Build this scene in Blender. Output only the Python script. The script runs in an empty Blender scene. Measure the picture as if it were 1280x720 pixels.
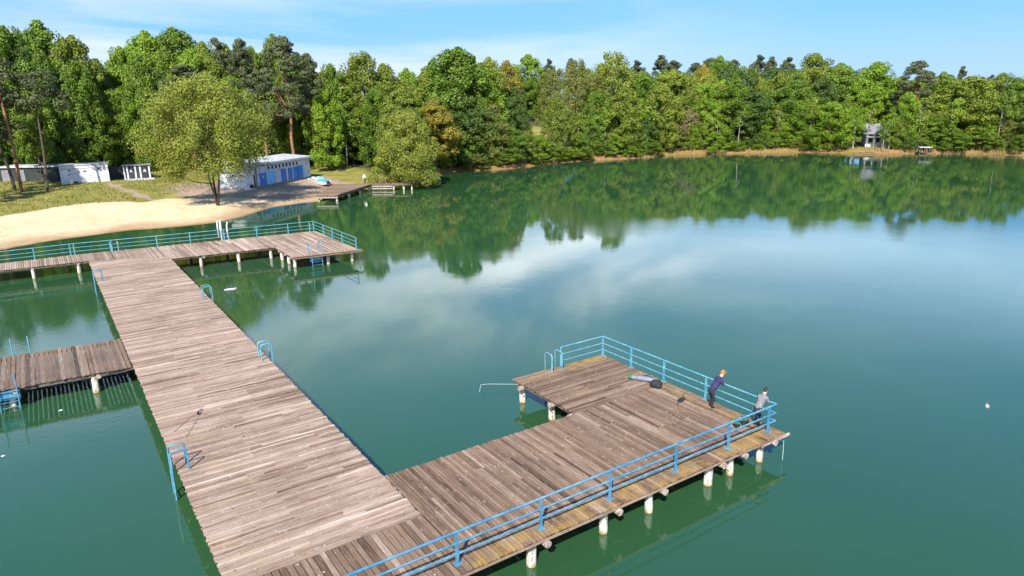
import bpy, math, random
import numpy as np
from mathutils import Vector, Matrix
random.seed(7); RNG = np.random.default_rng(7)
S = bpy.context.scene; COL = S.collection
PI = math.pi
WATER = 0.0; DECK = 1.1; CAMZ = 14.1

# ------------------------------------------------------------------ camera
F, W0, H0 = 877.97, 1280., 720.
PITCH, ROLL, YAW = 0.26364, -0.020944, 0.587406
fw = Vector((math.sin(YAW)*math.cos(PITCH), math.cos(YAW)*math.cos(PITCH), -math.sin(PITCH)))
rt0 = Vector((math.cos(YAW), -math.sin(YAW), 0)); up0 = rt0.cross(fw)
rt = math.cos(ROLL)*rt0 + math.sin(ROLL)*up0; up = -math.sin(ROLL)*rt0 + math.cos(ROLL)*up0
cam = bpy.data.objects.new('camera', bpy.data.cameras.new('camera')); COL.objects.link(cam)
cam.data.sensor_width = 36; cam.data.lens = F/W0*36
cam.data.clip_start = .1; cam.data.clip_end = 6000
M = Matrix((rt, up, -fw)).transposed().to_4x4(); M.translation = Vector((0, 0, CAMZ)); cam.matrix_world = M
S.camera = cam
def ray(px, py):
    return fw + rt*((px-W0/2)/F) + up*((H0/2-py)/F)
def at(px, py, z):
    d = ray(px, py); t = (z-CAMZ)/d.z
    return Vector((0, 0, CAMZ)) + d*t

# ------------------------------------------------------------------ render / world
v = S.view_settings; v.view_transform = 'Standard'; v.look = 'None'; v.gamma = 1; v.use_curve_mapping = False
v.exposure = 1.05
SUN_EL, SUN_AZ = math.radians(41), math.radians(225)      # azimuth clockwise from +Y
world = bpy.data.worlds.new('World'); S.world = world; world.use_nodes = True
nt = world.node_tree; N = nt.nodes; L = nt.links
for n in list(N): N.remove(n)
def nd(tree, t, **kw):
    n = tree.nodes.new(t)
    for k, val in kw.items(): setattr(n, k, val)
    return n
out = nd(nt, 'ShaderNodeOutputWorld'); bg = nd(nt, 'ShaderNodeBackground'); L.new(bg.outputs[0], out.inputs[0])
sky = nd(nt, 'ShaderNodeTexSky', sky_type='NISHITA', sun_disc=False, sun_elevation=SUN_EL, sun_rotation=SUN_AZ,
         air_density=1.0, dust_density=0.2, ozone_density=2.0, altitude=0)
bg.inputs[1].default_value = 0.135
tc = nd(nt, 'ShaderNodeTexCoord'); sep = nd(nt, 'ShaderNodeSeparateXYZ'); L.new(tc.outputs['Generated'], sep.inputs[0])
def math_n(tree, op, a, b=None, clamp=False):
    n = nd(tree, 'ShaderNodeMath', operation=op, use_clamp=clamp)
    for i, x in enumerate((a, b)):
        if x is None: continue
        if isinstance(x, (int, float)): n.inputs[i].default_value = x
        else: tree.links.new(x, n.inputs[i])
    return n.outputs[0]
zz = math_n(nt, 'ADD', math_n(nt, 'MAXIMUM', sep.outputs[2], 0.0), 0.12)
cx = math_n(nt, 'DIVIDE', sep.outputs[0], zz); cy = math_n(nt, 'DIVIDE', sep.outputs[1], zz)
comb = nd(nt, 'ShaderNodeCombineXYZ'); L.new(cx, comb.inputs[0]); L.new(cy, comb.inputs[1])
mp = nd(nt, 'ShaderNodeMapping'); L.new(comb.outputs[0], mp.inputs[0])
mp.inputs['Rotation'].default_value = (0, 0, math.radians(-46)); mp.inputs['Scale'].default_value = (0.26, 0.48, 1); mp.inputs['Location'].default_value = (1.3, .4, 0)
n1 = nd(nt, 'ShaderNodeTexNoise'); n1.inputs['Scale'].default_value = 1.0; n1.inputs['Detail'].default_value = 9; n1.inputs['Roughness'].default_value = .58; n1.inputs['Distortion'].default_value = .9
L.new(mp.outputs[0], n1.inputs[0])
cr = nd(nt, 'ShaderNodeValToRGB'); cr.color_ramp.elements[0].position = .36; cr.color_ramp.elements[1].position = .66
L.new(n1.outputs[0], cr.inputs[0])
hs = nd(nt, 'ShaderNodeHueSaturation'); hs.inputs['Saturation'].default_value = 1.25; hs.inputs['Value'].default_value = 1.0; L.new(sky.outputs[0], hs.inputs['Color'])
def mrange(x, a, b, c=0., d=1.):
    m_ = nd(nt, 'ShaderNodeMapRange', clamp=True, interpolation_type='SMOOTHSTEP'); L.new(x, m_.inputs[0])
    for k_, q_ in enumerate((a, b, c, d)): m_.inputs[k_+1].default_value = q_
    return m_.outputs[0]
def wmix(f, a, b):
    m_ = nd(nt, 'ShaderNodeMix', data_type='RGBA'); L.new(f, m_.inputs[0]); L.new(a, m_.inputs[6])
    if isinstance(b, tuple): m_.inputs[7].default_value = (*b, 1)
    else: L.new(b, m_.inputs[7])
    return m_.outputs[2]
# pale blue band of air low in the sky
c_sky = wmix(mrange(sep.outputs[2], .62, .10, 0, .9), hs.outputs[0], (.72, 1.95, 4.25))
c_sky = wmix(mrange(sep.outputs[2], .10, .0, 0, .6), c_sky, (2.0, 2.85, 3.75))
n3 = nd(nt, 'ShaderNodeTexNoise'); n3.inputs['Scale'].default_value = 1.9; n3.inputs['Detail'].default_value = 8; n3.inputs['Roughness'].default_value = .6; n3.inputs['Distortion'].default_value = 1.2
L.new(mp.outputs[0], n3.inputs[0]); wisp = mrange(n3.outputs[0], .36, .74)
veil = math_n(nt, 'MULTIPLY', math_n(nt, 'MULTIPLY', mrange(sep.outputs[2], .15, .185), mrange(sep.outputs[2], .33, .18)), math_n(nt, 'ADD', math_n(nt, 'MULTIPLY', wisp, .5), .45))  # unseen bright veil above the frame, added to brighten the lake's reflection
c_sky = wmix(veil, c_sky, (5.2, 7.2, 9.4))
# thin cirrus in the north-west, a thicker bank of it higher up
west = mrange(sep.outputs[0], .88, .45)
cirrus = math_n(nt, 'MULTIPLY', math_n(nt, 'MULTIPLY', cr.outputs[0], west), mrange(sep.outputs[2], .50, .30, 0, .85))
c_sky = wmix(cirrus, c_sky, (3.6, 3.85, 4.2))
bankm = math_n(nt, 'MULTIPLY', mrange(sep.outputs[2], .13, .20), mrange(sep.outputs[2], .40, .25))
bankm = math_n(nt, 'MULTIPLY', math_n(nt, 'MULTIPLY', bankm, mrange(sep.outputs[0], .93, .6)), wisp)
c_sky = wmix(bankm, c_sky, (9.2, 9.6, 10.2))
L.new(c_sky, bg.inputs[0])
sun = bpy.data.objects.new('sun', bpy.data.lights.new('sun', 'SUN')); COL.objects.link(sun)
sun.data.energy = 4.7; sun.data.angle = math.radians(.53); sun.data.color = (1, .95, .86)
sd_ = Vector((math.sin(SUN_AZ)*math.cos(SUN_EL), math.cos(SUN_AZ)*math.cos(SUN_EL), math.sin(SUN_EL)))
sun.rotation_euler = sd_.to_track_quat('Z', 'Y').to_euler(); sun.location = sd_*200

# ------------------------------------------------------------------ mesh helpers
class MB:
    def __init__(s): s.v = []; s.f = []; s.m = []; s.sm = []; s.uv = []; s.c = []
    def add(s, vs, fs, mi=0, smooth=False, uvs=None, col=.5):
        o = len(s.v); s.v += [tuple(p) for p in vs]
        for k, f in enumerate(fs):
            s.f.append(tuple(i+o for i in f)); s.m.append(mi); s.sm.append(smooth)
            s.uv.append(uvs[k] if uvs else [(0, 0)]*len(f)); s.c.append(col)
    def box(s, c, size, rz=0, mi=0, tilt=0, col=.5):
        x, y, z = [a/2 for a in size]; R = Matrix.Rotation(rz, 3, 'Z') @ Matrix.Rotation(tilt, 3, 'Y')
        vs = [Vector(c)+R@Vector((sx*x, sy*y, sz*z)) for sx, sy, sz in ((-1,-1,-1),(1,-1,-1),(1,1,-1),(-1,1,-1),(-1,-1,1),(1,-1,1),(1,1,1),(-1,1,1))]
        s.add(vs, [(0,3,2,1),(4,5,6,7),(0,1,5,4),(1,2,6,5),(2,3,7,6),(3,0,4,7)], mi, col=col)
    def tube(s, pts, r, n=8, mi=0, cap=True, col=.5):
        pts = [Vector(p) for p in pts]; r = r if isinstance(r, (list, tuple)) else [r]*len(pts)
        vs = []; u = None
        for i, p in enumerate(pts):
            t = (pts[min(i+1, len(pts)-1)]-pts[max(i-1, 0)]).normalized()
            if u is None: u = t.orthogonal().normalized()
            else: u = (u-t*u.dot(t)).normalized()
            w = t.cross(u)
            vs += [p+(u*math.cos(2*PI*k/n)+w*math.sin(2*PI*k/n))*r[i] for k in range(n)]
        fs = [(i*n+k, i*n+(k+1) % n, (i+1)*n+(k+1) % n, (i+1)*n+k) for i in range(len(pts)-1) for k in range(n)]
        s.add(vs, fs, mi, True, col=col)
        if cap:
            s.add(vs[:n], [tuple(range(n))[::-1]], mi, col=col); s.add(vs[-n:], [tuple(range(n))], mi, col=col)
    def prism(s, poly, z0, z1, mi=0):
        n = len(poly); vs = [(x, y, z0) for x, y in poly]+[(x, y, z1) for x, y in poly]
        s.add(vs, [tuple(range(n))[::-1], tuple(range(n, 2*n))]+[(i, (i+1) % n, n+(i+1) % n, n+i) for i in range(n)], mi)
    def ball(s, c, r, mi=0, n=10, m=7):
        r = r if isinstance(r, (tuple, list)) else (r, r, r); c = Vector(c); vs = []
        for j in range(m+1):
            th = PI*j/m
            vs += [c+Vector((r[0]*math.sin(th)*math.cos(2*PI*k/n), r[1]*math.sin(th)*math.sin(2*PI*k/n), r[2]*math.cos(th))) for k in range(n)]
        s.add(vs, [(j*n+k, (j+1)*n+k, (j+1)*n+(k+1) % n, j*n+(k+1) % n) for j in range(m) for k in range(n)], mi, True)
    def build(s, name, mats, parent=None, loc=None):
        me = bpy.data.meshes.new(name); me.from_pydata(s.v, [], s.f)
        mats = mats if isinstance(mats, (list, tuple)) else [mats]
        for m in mats: me.materials.append(m)
        me.polygons.foreach_set('material_index', s.m); me.polygons.foreach_set('use_smooth', s.sm)
        uv = me.uv_layers.new(name='UVMap'); uv.data.foreach_set('uv', [q for f in s.uv for p in f for q in p])
        a = me.attributes.new('shade', 'FLOAT', 'FACE'); a.data.foreach_set('value', s.c)
        me.update(); o = bpy.data.objects.new(name, me); COL.objects.link(o)
        if parent: o.parent = parent
        if loc is not None: o.location = loc
        return o
def tag(o, label=None, cat=None, group=None, kind=None):
    for k, x in (('label', label), ('category', cat), ('group', group), ('kind', kind)):
        if x: o[k] = x
    return o
def empty(name, label, cat, loc=(0, 0, 0), rz=0, group=None):
    o = bpy.data.objects.new(name, None); COL.objects.link(o); o.location = loc; o.rotation_euler = (0, 0, rz); o.empty_display_size = .3
    return tag(o, label, cat, group)

# ------------------------------------------------------------------ materials
def new_mat(name):
    m = bpy.data.materials.new(name); m.use_nodes = True
    return m, m.node_tree, m.node_tree.nodes['Principled BSDF']
def ramp(t, fac, stops):
    r = nd(t, 'ShaderNodeValToRGB'); e = r.color_ramp.elements
    while len(e) < len(stops): e.new(.5)
    for i, (p, c) in enumerate(stops): e[i].position = p; e[i].color = (*c, 1)
    t.links.new(fac, r.inputs[0]); return r.outputs[0]
def noise(t, scale, detail=4, vec=None, rough=.5, dist=0):
    n = nd(t, 'ShaderNodeTexNoise'); n.inputs['Scale'].default_value = scale; n.inputs['Detail'].default_value = detail
    n.inputs['Roughness'].default_value = rough; n.inputs['Distortion'].default_value = dist
    if vec is not None: t.links.new(vec, n.inputs[0])
    return n.outputs[0]
def mixcol(t, fac, a, b, mode='MIX'):
    n = nd(t, 'ShaderNodeMix', data_type='RGBA', blend_type=mode)
    for i, x in ((0, fac), (6, a), (7, b)):
        if isinstance(x, (int, float)): n.inputs[i].default_value = x
        elif isinstance(x, tuple): n.inputs[i].default_value = (*x, 1)
        else: t.links.new(x, n.inputs[i])
    return n.outputs[2]
def objvec(t, scale=(1, 1, 1)):
    c = nd(t, 'ShaderNodeNewGeometry'); m = nd(t, 'ShaderNodeMapping'); m.inputs['Scale'].default_value = scale
    t.links.new(c.outputs['Position'], m.inputs[0]); return m.outputs[0]
def attr(t, name):
    a = nd(t, 'ShaderNodeAttribute'); a.attribute_name = name; return a
def bump(t, bsdf, h, strength, dist=.02):
    b = nd(t, 'ShaderNodeBump'); b.inputs['Strength'].default_value = strength; b.inputs['Distance'].default_value = dist
    t.links.new(h, b.inputs['Height']); t.links.new(b.outputs[0], bsdf.inputs['Normal'])
def simple(name, a, b=None, scale=6, rough=.6, bmp=.0, metal=0):
    m, t, p = new_mat(name); b = b or tuple(x*.75 for x in a)
    n = noise(t, scale, 5, objvec(t)); t.links.new(ramp(t, n, [(.35, b), (.65, a)]), p.inputs['Base Color'])
    p.inputs['Roughness'].default_value = rough; p.inputs['Metallic'].default_value = metal
    if bmp: bump(t, p, n, bmp)
    return m

def wood_mat(name, stops, moss=True, dirt=.35):
    m, t, p = new_mat(name)
    uv = nd(t, 'ShaderNodeUVMap'); mapn = nd(t, 'ShaderNodeMapping'); mapn.inputs['Scale'].default_value = (1.1, 34, 1); t.links.new(uv.outputs[0], mapn.inputs[0])
    grain = noise(t, 1.0, 6, mapn.outputs[0], .65, .3)
    sh = attr(t, 'shade').outputs['Fac']
    mix = math_n(t, 'ADD', math_n(t, 'MULTIPLY', grain, .75), math_n(t, 'MULTIPLY', math_n(t, 'SUBTRACT', sh, .5), .33))
    mix = math_n(t, 'ADD', mix, .12)
    c = ramp(t, mix, stops)
    big = noise(t, .35, 4, objvec(t), .6)
    c = mixcol(t, dirt, c, ramp(t, big, [(.3, (.40, .36, .34)), (.52, (1, 1, 1)), (.7, (1.25, 1.2, 1.18))]), 'MULTIPLY')
    # dark knots and splits, pale flaked spots
    mp2 = nd(t, 'ShaderNodeMapping'); mp2.inputs['Scale'].default_value = (5, 16, 1); t.links.new(uv.outputs[0], mp2.inputs[0])
    k = noise(t, 1.0, 3, mp2.outputs[0], .6)
    c = mixcol(t, math_n(t, 'GREATER_THAN', k, .67), c, (.055, .035, .025))
    c = mixcol(t, math_n(t, 'MULTIPLY', math_n(t, 'LESS_THAN', k, .335), .65), c, (.52, .46, .42))
    sp1 = noise(t, 7.5, 2, objvec(t), .5); c = mixcol(t, math_n(t, 'MULTIPLY', math_n(t, 'GREATER_THAN', sp1, .742), .7), c, (.62, .60, .57))
    if moss:
        mo = attr(t, 'moss'); 
        ml = noise(t, 1.6, 6, objvec(t), .7)
        f = math_n(t, 'MULTIPLY', mo.outputs['Fac'], ramp(t, ml, [(.42, (0, 0, 0)), (.60, (1, 1, 1))]))
        c = mixcol(t, math_n(t, 'MULTIPLY', f, .75), c, (.36, .225, .05))
    t.links.new(c, p.inputs['Base Color']); p.inputs['Roughness'].default_value = .82; p.inputs['Specular IOR Level'].default_value = .25
    bump(t, p, math_n(t, 'ADD', grain, math_n(t, 'MULTIPLY', k, .6)), .6, .015)
    return m
PALE = [(.26, (.07, .041, .028)), (.40, (.21, .14, .098)), (.56, (.35, .256, .195)), (.76, (.55, .45, .37))]
DARK = [(.26, (.036, .02, .012)), (.40, (.12, .073, .046)), (.57, (.22, .145, .098)), (.78, (.41, .32, .25))]
wood_pale = wood_mat('wood_pale', PALE); wood_dark = wood_mat('wood_dark', DARK)
wood_beam = simple('wood_beam', (.16, .11, .085), (.06, .04, .03), 5, .85, .4)
log_mat = simple('log_end', (.42, .34, .29), (.18, .13, .11), 9, .85, .3)

def pile_mat():
    m, t, p = new_mat('concrete_pile'); g = nd(t, 'ShaderNodeNewGeometry'); s = nd(t, 'ShaderNodeSeparateXYZ'); t.links.new(g.outputs['Position'], s.inputs[0])
    n = noise(t, 6, 6, objvec(t), .65)
    c = ramp(t, n, [(.34, (.16, .14, .11)), (.47, (.52, .48, .40)), (.66, (.74, .70, .62))])
    st_ = noise(t, 1.0, 5, objvec(t, (9, 9, 1.2)), .7); c = mixcol(t, math_n(t, 'MULTIPLY', math_n(t, 'GREATER_THAN', st_, .55), .6), c, (.16, .13, .09))
    low = math_n(t, 'SUBTRACT', .34, math_n(t, 'ADD', s.outputs[2], math_n(t, 'MULTIPLY', n, .35)))
    w = nd(t, 'ShaderNodeMapRange', clamp=True); w.inputs[1].default_value = 0; w.inputs[2].default_value = .14; t.links.new(low, w.inputs[0])
    c = mixcol(t, math_n(t, 'MULTIPLY', w.outputs[0], .8), c, (.30, .17, .03))
    t.links.new(c, p.inputs['Base Color']); p.inputs['Roughness'].default_value = .85; bump(t, p, n, .5, .03); return m
pile_m = pile_mat()
def paint(name, a, worn):
    m, t, p = new_mat(name); n = noise(t, 3.5, 6, objvec(t), .7)
    c = ramp(t, n, [(.30, tuple(x*.72 for x in a)), (.5, a), (.66, worn)])
    fade = noise(t, .7, 4, objvec(t), .6); c = mixcol(t, math_n(t, 'MULTIPLY', ramp(t, fade, [(.45, (0, 0, 0)), (.7, (1, 1, 1))]), .5), c, tuple(x*.6+.16 for x in a))
    n2 = noise(t, 16, 4, objvec(t), .7)
    c = mixcol(t, math_n(t, 'GREATER_THAN', n2, .66), c, (.16, .075, .04))
    t.links.new(c, p.inputs['Base Color']); p.inputs['Roughness'].default_value = .42; bump(t, p, n2, .15, .005); return m
blue_rail = paint('blue_paint', (.040, .175, .30), (.10, .27, .36))
cyan_rail = paint('cyan_paint', (.065, .25, .33), (.15, .36, .42))
white_wall = simple('whitewash', (.60, .60, .63), (.42, .42, .46), 1.6, .8, .1)
white_trim = simple('white_trim', (.63, .63, .65), (.48, .48, .5), 2.5, .7)
blue_door = simple('blue_door', (.035, .19, .58), (.025, .14, .45), 2.2, .5)
light_blue = simple('light_blue', (.20, .52, .78), (.15, .42, .68), 2, .5)
dark_hole = simple('dark_opening', (.012, .012, .015), (.006, .006, .008), 3, .7)
dark_timber = simple('dark_timber', (.028, .034, .03), (.014, .018, .016), 2.5, .85, .2)
grey_board = simple('grey_board', (.36, .33, .30), (.22, .20, .18), 5, .85, .2)
roof_grey = simple('roof_grey', (.20, .20, .22), (.12, .12, .135), 2, .8)
roof_pale = simple('roof_pale', (.46, .46, .48), (.30, .30, .32), 1.2, .85)
charcoal = simple('charcoal_panel', (.028, .03, .036), (.018, .02, .024), 2, .6)
black_m = simple('black_fabric', (.018, .018, .02), (.009, .009, .011), 12, .8)
green_m = simple('green_fabric', (.02, .18, .09), (.012, .1, .05), 10, .7)
greyblue_m = simple('grey_blue_plastic', (.17, .19, .24), (.11, .125, .16), 8, .5)
white_m = simple('white_plastic', (.78, .78, .76), (.62, .62, .6), 5, .4)
teal_m = simple('teal_plastic', (.06, .45, .50), (.04, .34, .42), 3, .35)
bark = simple('bark', (.10, .068, .045), (.04, .027, .02), 4, .9, .5)
bark_dark = simple('bark_dark', (.045, .035, .027), (.02, .016, .012), 4, .9, .5)
bark_pine = simple('bark_pine', (.30, .135, .06), (.12, .06, .035), 2.2, .9, .5)
bark_birch = simple('bark_birch', (.40, .38, .33), (.15, .13, .11), 3.2, .8, .3)
deadwood = simple('dead_wood', (.40, .35, .28), (.24, .20, .15), 3, .85, .3)
skin_m = simple('skin', (.58, .36, .26), (.52, .31, .22), 12, .55)
navy = simple('navy_cloth', (.028, .022, .085), (.018, .014, .055), 10, .85, .2)
trouser = simple('dark_trousers', (.016, .018, .03), (.009, .010, .018), 10, .85, .2)
hoodie = simple('grey_cloth', (.20, .185, .19), (.13, .12, .125), 10, .9, .2)
ginger = simple('ginger_cap', (.42, .16, .035), (.28, .10, .02), 12, .85)
dark_hair = simple('dark_hair', (.022, .014, .011), (.01, .007, .006), 16, .7)
rod_m = simple('rod', (.03, .03, .03), (.02, .02, .02), 5, .4)
pale_rope = simple('pale_pole', (.26, .34, .32), (.18, .25, .24), 8, .6)

# water: green turbid body under a reflecting surface
def water_mat():
    m, t, p = new_mat('water')
    g = objvec(t, (1, 1, 0))
    turb = noise(t, .03, 3, g, .5)
    t.links.new(ramp(t, turb, [(.35, (.015, .058, .024)), (.65, (.023, .071, .024))]), p.inputs['Base Color'])
    p.inputs['IOR'].default_value = 1.58; p.inputs['Roughness'].default_value = .012
    patch = ramp(t, noise(t, .022, 4, objvec(t, (1, .6, 0)), .6, 1.0), [(.45, (0, 0, 0)), (.68, (1, 1, 1))])
    r1 = noise(t, 3.0, 4, g, .6); r2 = noise(t, .5, 2, g, .5)
    h = math_n(t, 'ADD', math_n(t, 'MULTIPLY', r1, math_n(t, 'ADD', math_n(t, 'MULTIPLY', patch, 1.5), .2)), math_n(t, 'MULTIPLY', r2, .5))
    bump(t, p, h, .10, .06)
    return m
water_m = water_mat()

# ------------------------------------------------------------------ terrain
SHORE = [(-70, 55), (-40, 77), (-14, 85), (-4.4, 88.8), (0, 91.3), (7.8, 92.9), (13, 91.6), (17.1, 91.6), (20.7, 93.9), (26.7, 100.2), (31, 101.5), (35, 101.4), (40, 106.5), (45.5, 110.2), (49, 110.5), (53, 111), (60, 118), (70.2, 125.4), (77.8, 122.4), (83, 122.6), (88.7, 123.6), (97, 125.4), (105.7, 125.2), (111, 123), (117.4, 121.6), (130.3, 121.4), (138.2, 115.8), (147, 110.5), (154.2, 104.8), (158.5, 96), (161.4, 89), (168, 83), (174, 77.6), (175.5, 65), (186, 45), (190, 5), (165, -50), (100, -95), (20, -105), (-55, -75), (-85, -10)]
SH = np.array(SHORE, float)
def sdist(P):
    P = np.atleast_2d(np.asarray(P, float)); A = SH; B = np.roll(SH, -1, 0); d = np.full(len(P), 1e18); ins = np.zeros(len(P), bool)
    for a, b in zip(A, B):
        ab = b-a; q = P-a; tt = np.clip((q@ab)/(ab@ab), 0, 1); e = q-tt[:, None]*ab; d = np.minimum(d, (e*e).sum(1))
        c = (a[1] > P[:, 1]) != (b[1] > P[:, 1])
        with np.errstate(divide='ignore', invalid='ignore'): xi = a[0]+(P[:, 1]-a[1])*(b[0]-a[0])/(b[1]-a[1] if b[1] != a[1] else 1e-9)
        ins ^= c & (P[:, 0] < xi)
    d = np.sqrt(d); return np.where(ins, -d, d)
def smooth(a, b, x):
    t_ = np.clip((x-a)/(b-a), 0, 1); return t_*t_*(3-2*t_)
def hgt(P):
    P = np.atleast_2d(np.asarray(P, float)); sd = sdist(P); x, y = P[:, 0], P[:, 1]
    beach = np.where(sd < 0, .18*sd, np.minimum(.065*np.maximum(sd, 0), 1.0+.012*np.clip(sd, 0, 90))) 
    bank = np.where(sd < 0, .4*sd, np.minimum(.42*np.maximum(sd, 0), .75+.055*np.clip(sd, 0, 40)))
    hill = .115*np.maximum(sd-12, 0); hill = 11*(1-np.exp(-hill/11))
    w = smooth(46, 62, x+0.0*y)
    hw = smooth(62, 80, x)*(1-.45*smooth(125, 165, x))
    z = beach*(1-w)+bank*w+hill*hw
    z += (np.sin(x*.31+y*.17)*np.cos(y*.23-x*.11)*.10+np.sin(x*1.1+2)*np.sin(y*.9)*.035)*smooth(1, 8, sd)
    return np.maximum(z, -4)
def gz(x, y): return float(hgt([(x, y)])[0])
def grid_axis(lo, hi, step, far):
    core = list(np.arange(lo, hi+.01, step)); a = []; d = step; p = lo
    while p > -far: d *= 1.35; p -= d; a.append(p)
    b = []; d = step; p = core[-1]
    while p < far: d *= 1.35; p += d; b.append(p)
    return np.array(a[::-1]+core+b)
gx = grid_axis(-30, 200, 1.0, 2600); gy = grid_axis(60, 175, 1.0, 2600)
X, Y = np.meshgrid(gx, gy); P = np.stack([X.ravel(), Y.ravel()], 1)
SD = np.empty(len(P)); Z = np.empty(len(P))
for i in range(0, len(P), 20000): SD[i:i+20000] = sdist(P[i:i+20000]); Z[i:i+20000] = hgt(P[i:i+20000])
nx, ny = len(gx), len(gy)
idx = np.arange(nx*ny).reshape(ny, nx)
faces = np.stack([idx[:-1, :-1], idx[:-1, 1:], idx[1:, 1:], idx[1:, :-1]], -1).reshape(-1, 4)
keep = (SD[faces].max(1) > -6); faces_k = faces   # one sheet, lake bed included
me = bpy.data.meshes.new('terrain'); me.from_pydata(np.c_[P, Z].tolist(), [], faces_k.tolist())
me.polygons.foreach_set('use_smooth', [True]*len(me.polygons))
def field_mask(x, y):   # the open meadow on the hill
    return smooth(1.15, 1.0, np.hypot((x-108)/13, (y-163)/28))
px_, py_ = P[:, 0], P[:, 1]
lim_ = np.interp(px_, [10, 15, 20, 27, 34], [19, 18, 11, 7.0, 3.5])+1.2*np.sin(px_*.35)
sandw = smooth(lim_+1.5, lim_-1.0, SD)*smooth(38, 33, px_)*smooth(-60, -40, px_)
sandw = np.maximum(sandw, .7*smooth(4.0, 1.2, SD)*smooth(46, 30, px_)*smooth(20, 24, px_))
soilw = .8*smooth(1, 3, SD)*smooth(16.5, 21, px_+.1*(py_-97))*smooth(36, 30, SD)*smooth(47, 42, px_)*smooth(136, 122, py_)
bankw = smooth(45, 52, px_)*smooth(8, 2.5, SD)*(.08+.92*smooth(-.1, .7, np.sin(px_*.23+py_*.31)+.6*np.sin(px_*.61-py_*.2)))
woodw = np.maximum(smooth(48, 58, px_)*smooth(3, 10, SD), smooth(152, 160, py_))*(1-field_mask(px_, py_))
path = .8*smooth(1.1, .5, np.abs(px_-11.2+(py_-128)*.12))*smooth(108, 112, py_)*smooth(142, 138, py_)
ca = me.color_attributes.new('ground', 'FLOAT_COLOR', 'POINT')
ca.data.foreach_set('color', np.c_[sandw, np.maximum(soilw, path), bankw, woodw].ravel())
wa = me.attributes.new('wet', 'FLOAT', 'POINT'); wa.data.foreach_set('value', np.maximum(smooth(1.2, .2, SD), .55*smooth(5.5, 1.0, SD+.8*np.sin(px_*.5))))
m, t, p = new_mat('ground')
gv = objvec(t); n_a = noise(t, .35, 6, gv, .65); n_b = noise(t, 3, 5, gv, .7); n_c = noise(t, .12, 4, gv, .6)
grass = ramp(t, math_n(t, 'ADD', math_n(t, 'MULTIPLY', n_a, .6), math_n(t, 'MULTIPLY', n_b, .4)), [(.3, (.075, .10, .018)), (.46, (.16, .165, .032)), (.58, (.28, .22, .06)), (.72, (.36, .26, .10))])
sand = ramp(t, math_n(t, 'ADD', math_n(t, 'MULTIPLY', n_a, .5), math_n(t, 'MULTIPLY', n_b, .5)), [(.3, (.40, .275, .15)), (.48, (.56, .42, .25)), (.7, (.65, .52, .36))])
soil = ramp(t, n_b, [(.3, (.15, .10, .07)), (.5, (.30, .215, .15)), (.7, (.44, .33, .235))])
bankc = ramp(t, n_b, [(.3, (.13, .085, .035)), (.5, (.30, .19, .08)), (.7, (.48, .34, .16))])
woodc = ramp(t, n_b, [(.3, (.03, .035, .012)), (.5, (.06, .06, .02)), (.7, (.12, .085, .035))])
at_ = attr(t, 'ground'); sp = nd(t, 'ShaderNodeSeparateColor'); t.links.new(at_.outputs['Color'], sp.inputs[0])
def rough_mask(x):
    f = math_n(t, 'ADD', x, math_n(t, 'MULTIPLY', math_n(t, 'SUBTRACT', n_a, .5), 1.1)); r_ = nd(t, 'ShaderNodeMapRange', clamp=True); r_.inputs[1].default_value = .35; r_.inputs[2].default_value = .65
    t.links.new(f, r_.inputs[0]); return r_.outputs[0]
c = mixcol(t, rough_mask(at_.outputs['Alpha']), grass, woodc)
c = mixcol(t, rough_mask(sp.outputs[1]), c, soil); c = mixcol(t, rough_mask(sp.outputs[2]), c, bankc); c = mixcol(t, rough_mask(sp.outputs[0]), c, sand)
c = mixcol(t, attr(t, 'wet').outputs['Fac'], c, (.20, .105, .04))
t.links.new(c, p.inputs['Base Color']); p.inputs['Roughness'].default_value = .9; p.inputs['Specular IOR Level'].default_value = .2
bump(t, p, math_n(t, 'ADD', n_b, math_n(t, 'MULTIPLY', noise(t, 1.1, 4, gv, .7, .6), 1.4)), .9, .10)
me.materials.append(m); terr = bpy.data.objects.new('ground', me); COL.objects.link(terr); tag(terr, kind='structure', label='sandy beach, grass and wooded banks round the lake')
mb = MB(); mb.add([(-120, -140, 0), (230, -140, 0), (230, 160, 0), (-120, 160, 0)], [(0, 1, 2, 3)]); tag(mb.build('water', water_m), kind='structure', label='calm green lake water')

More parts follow.
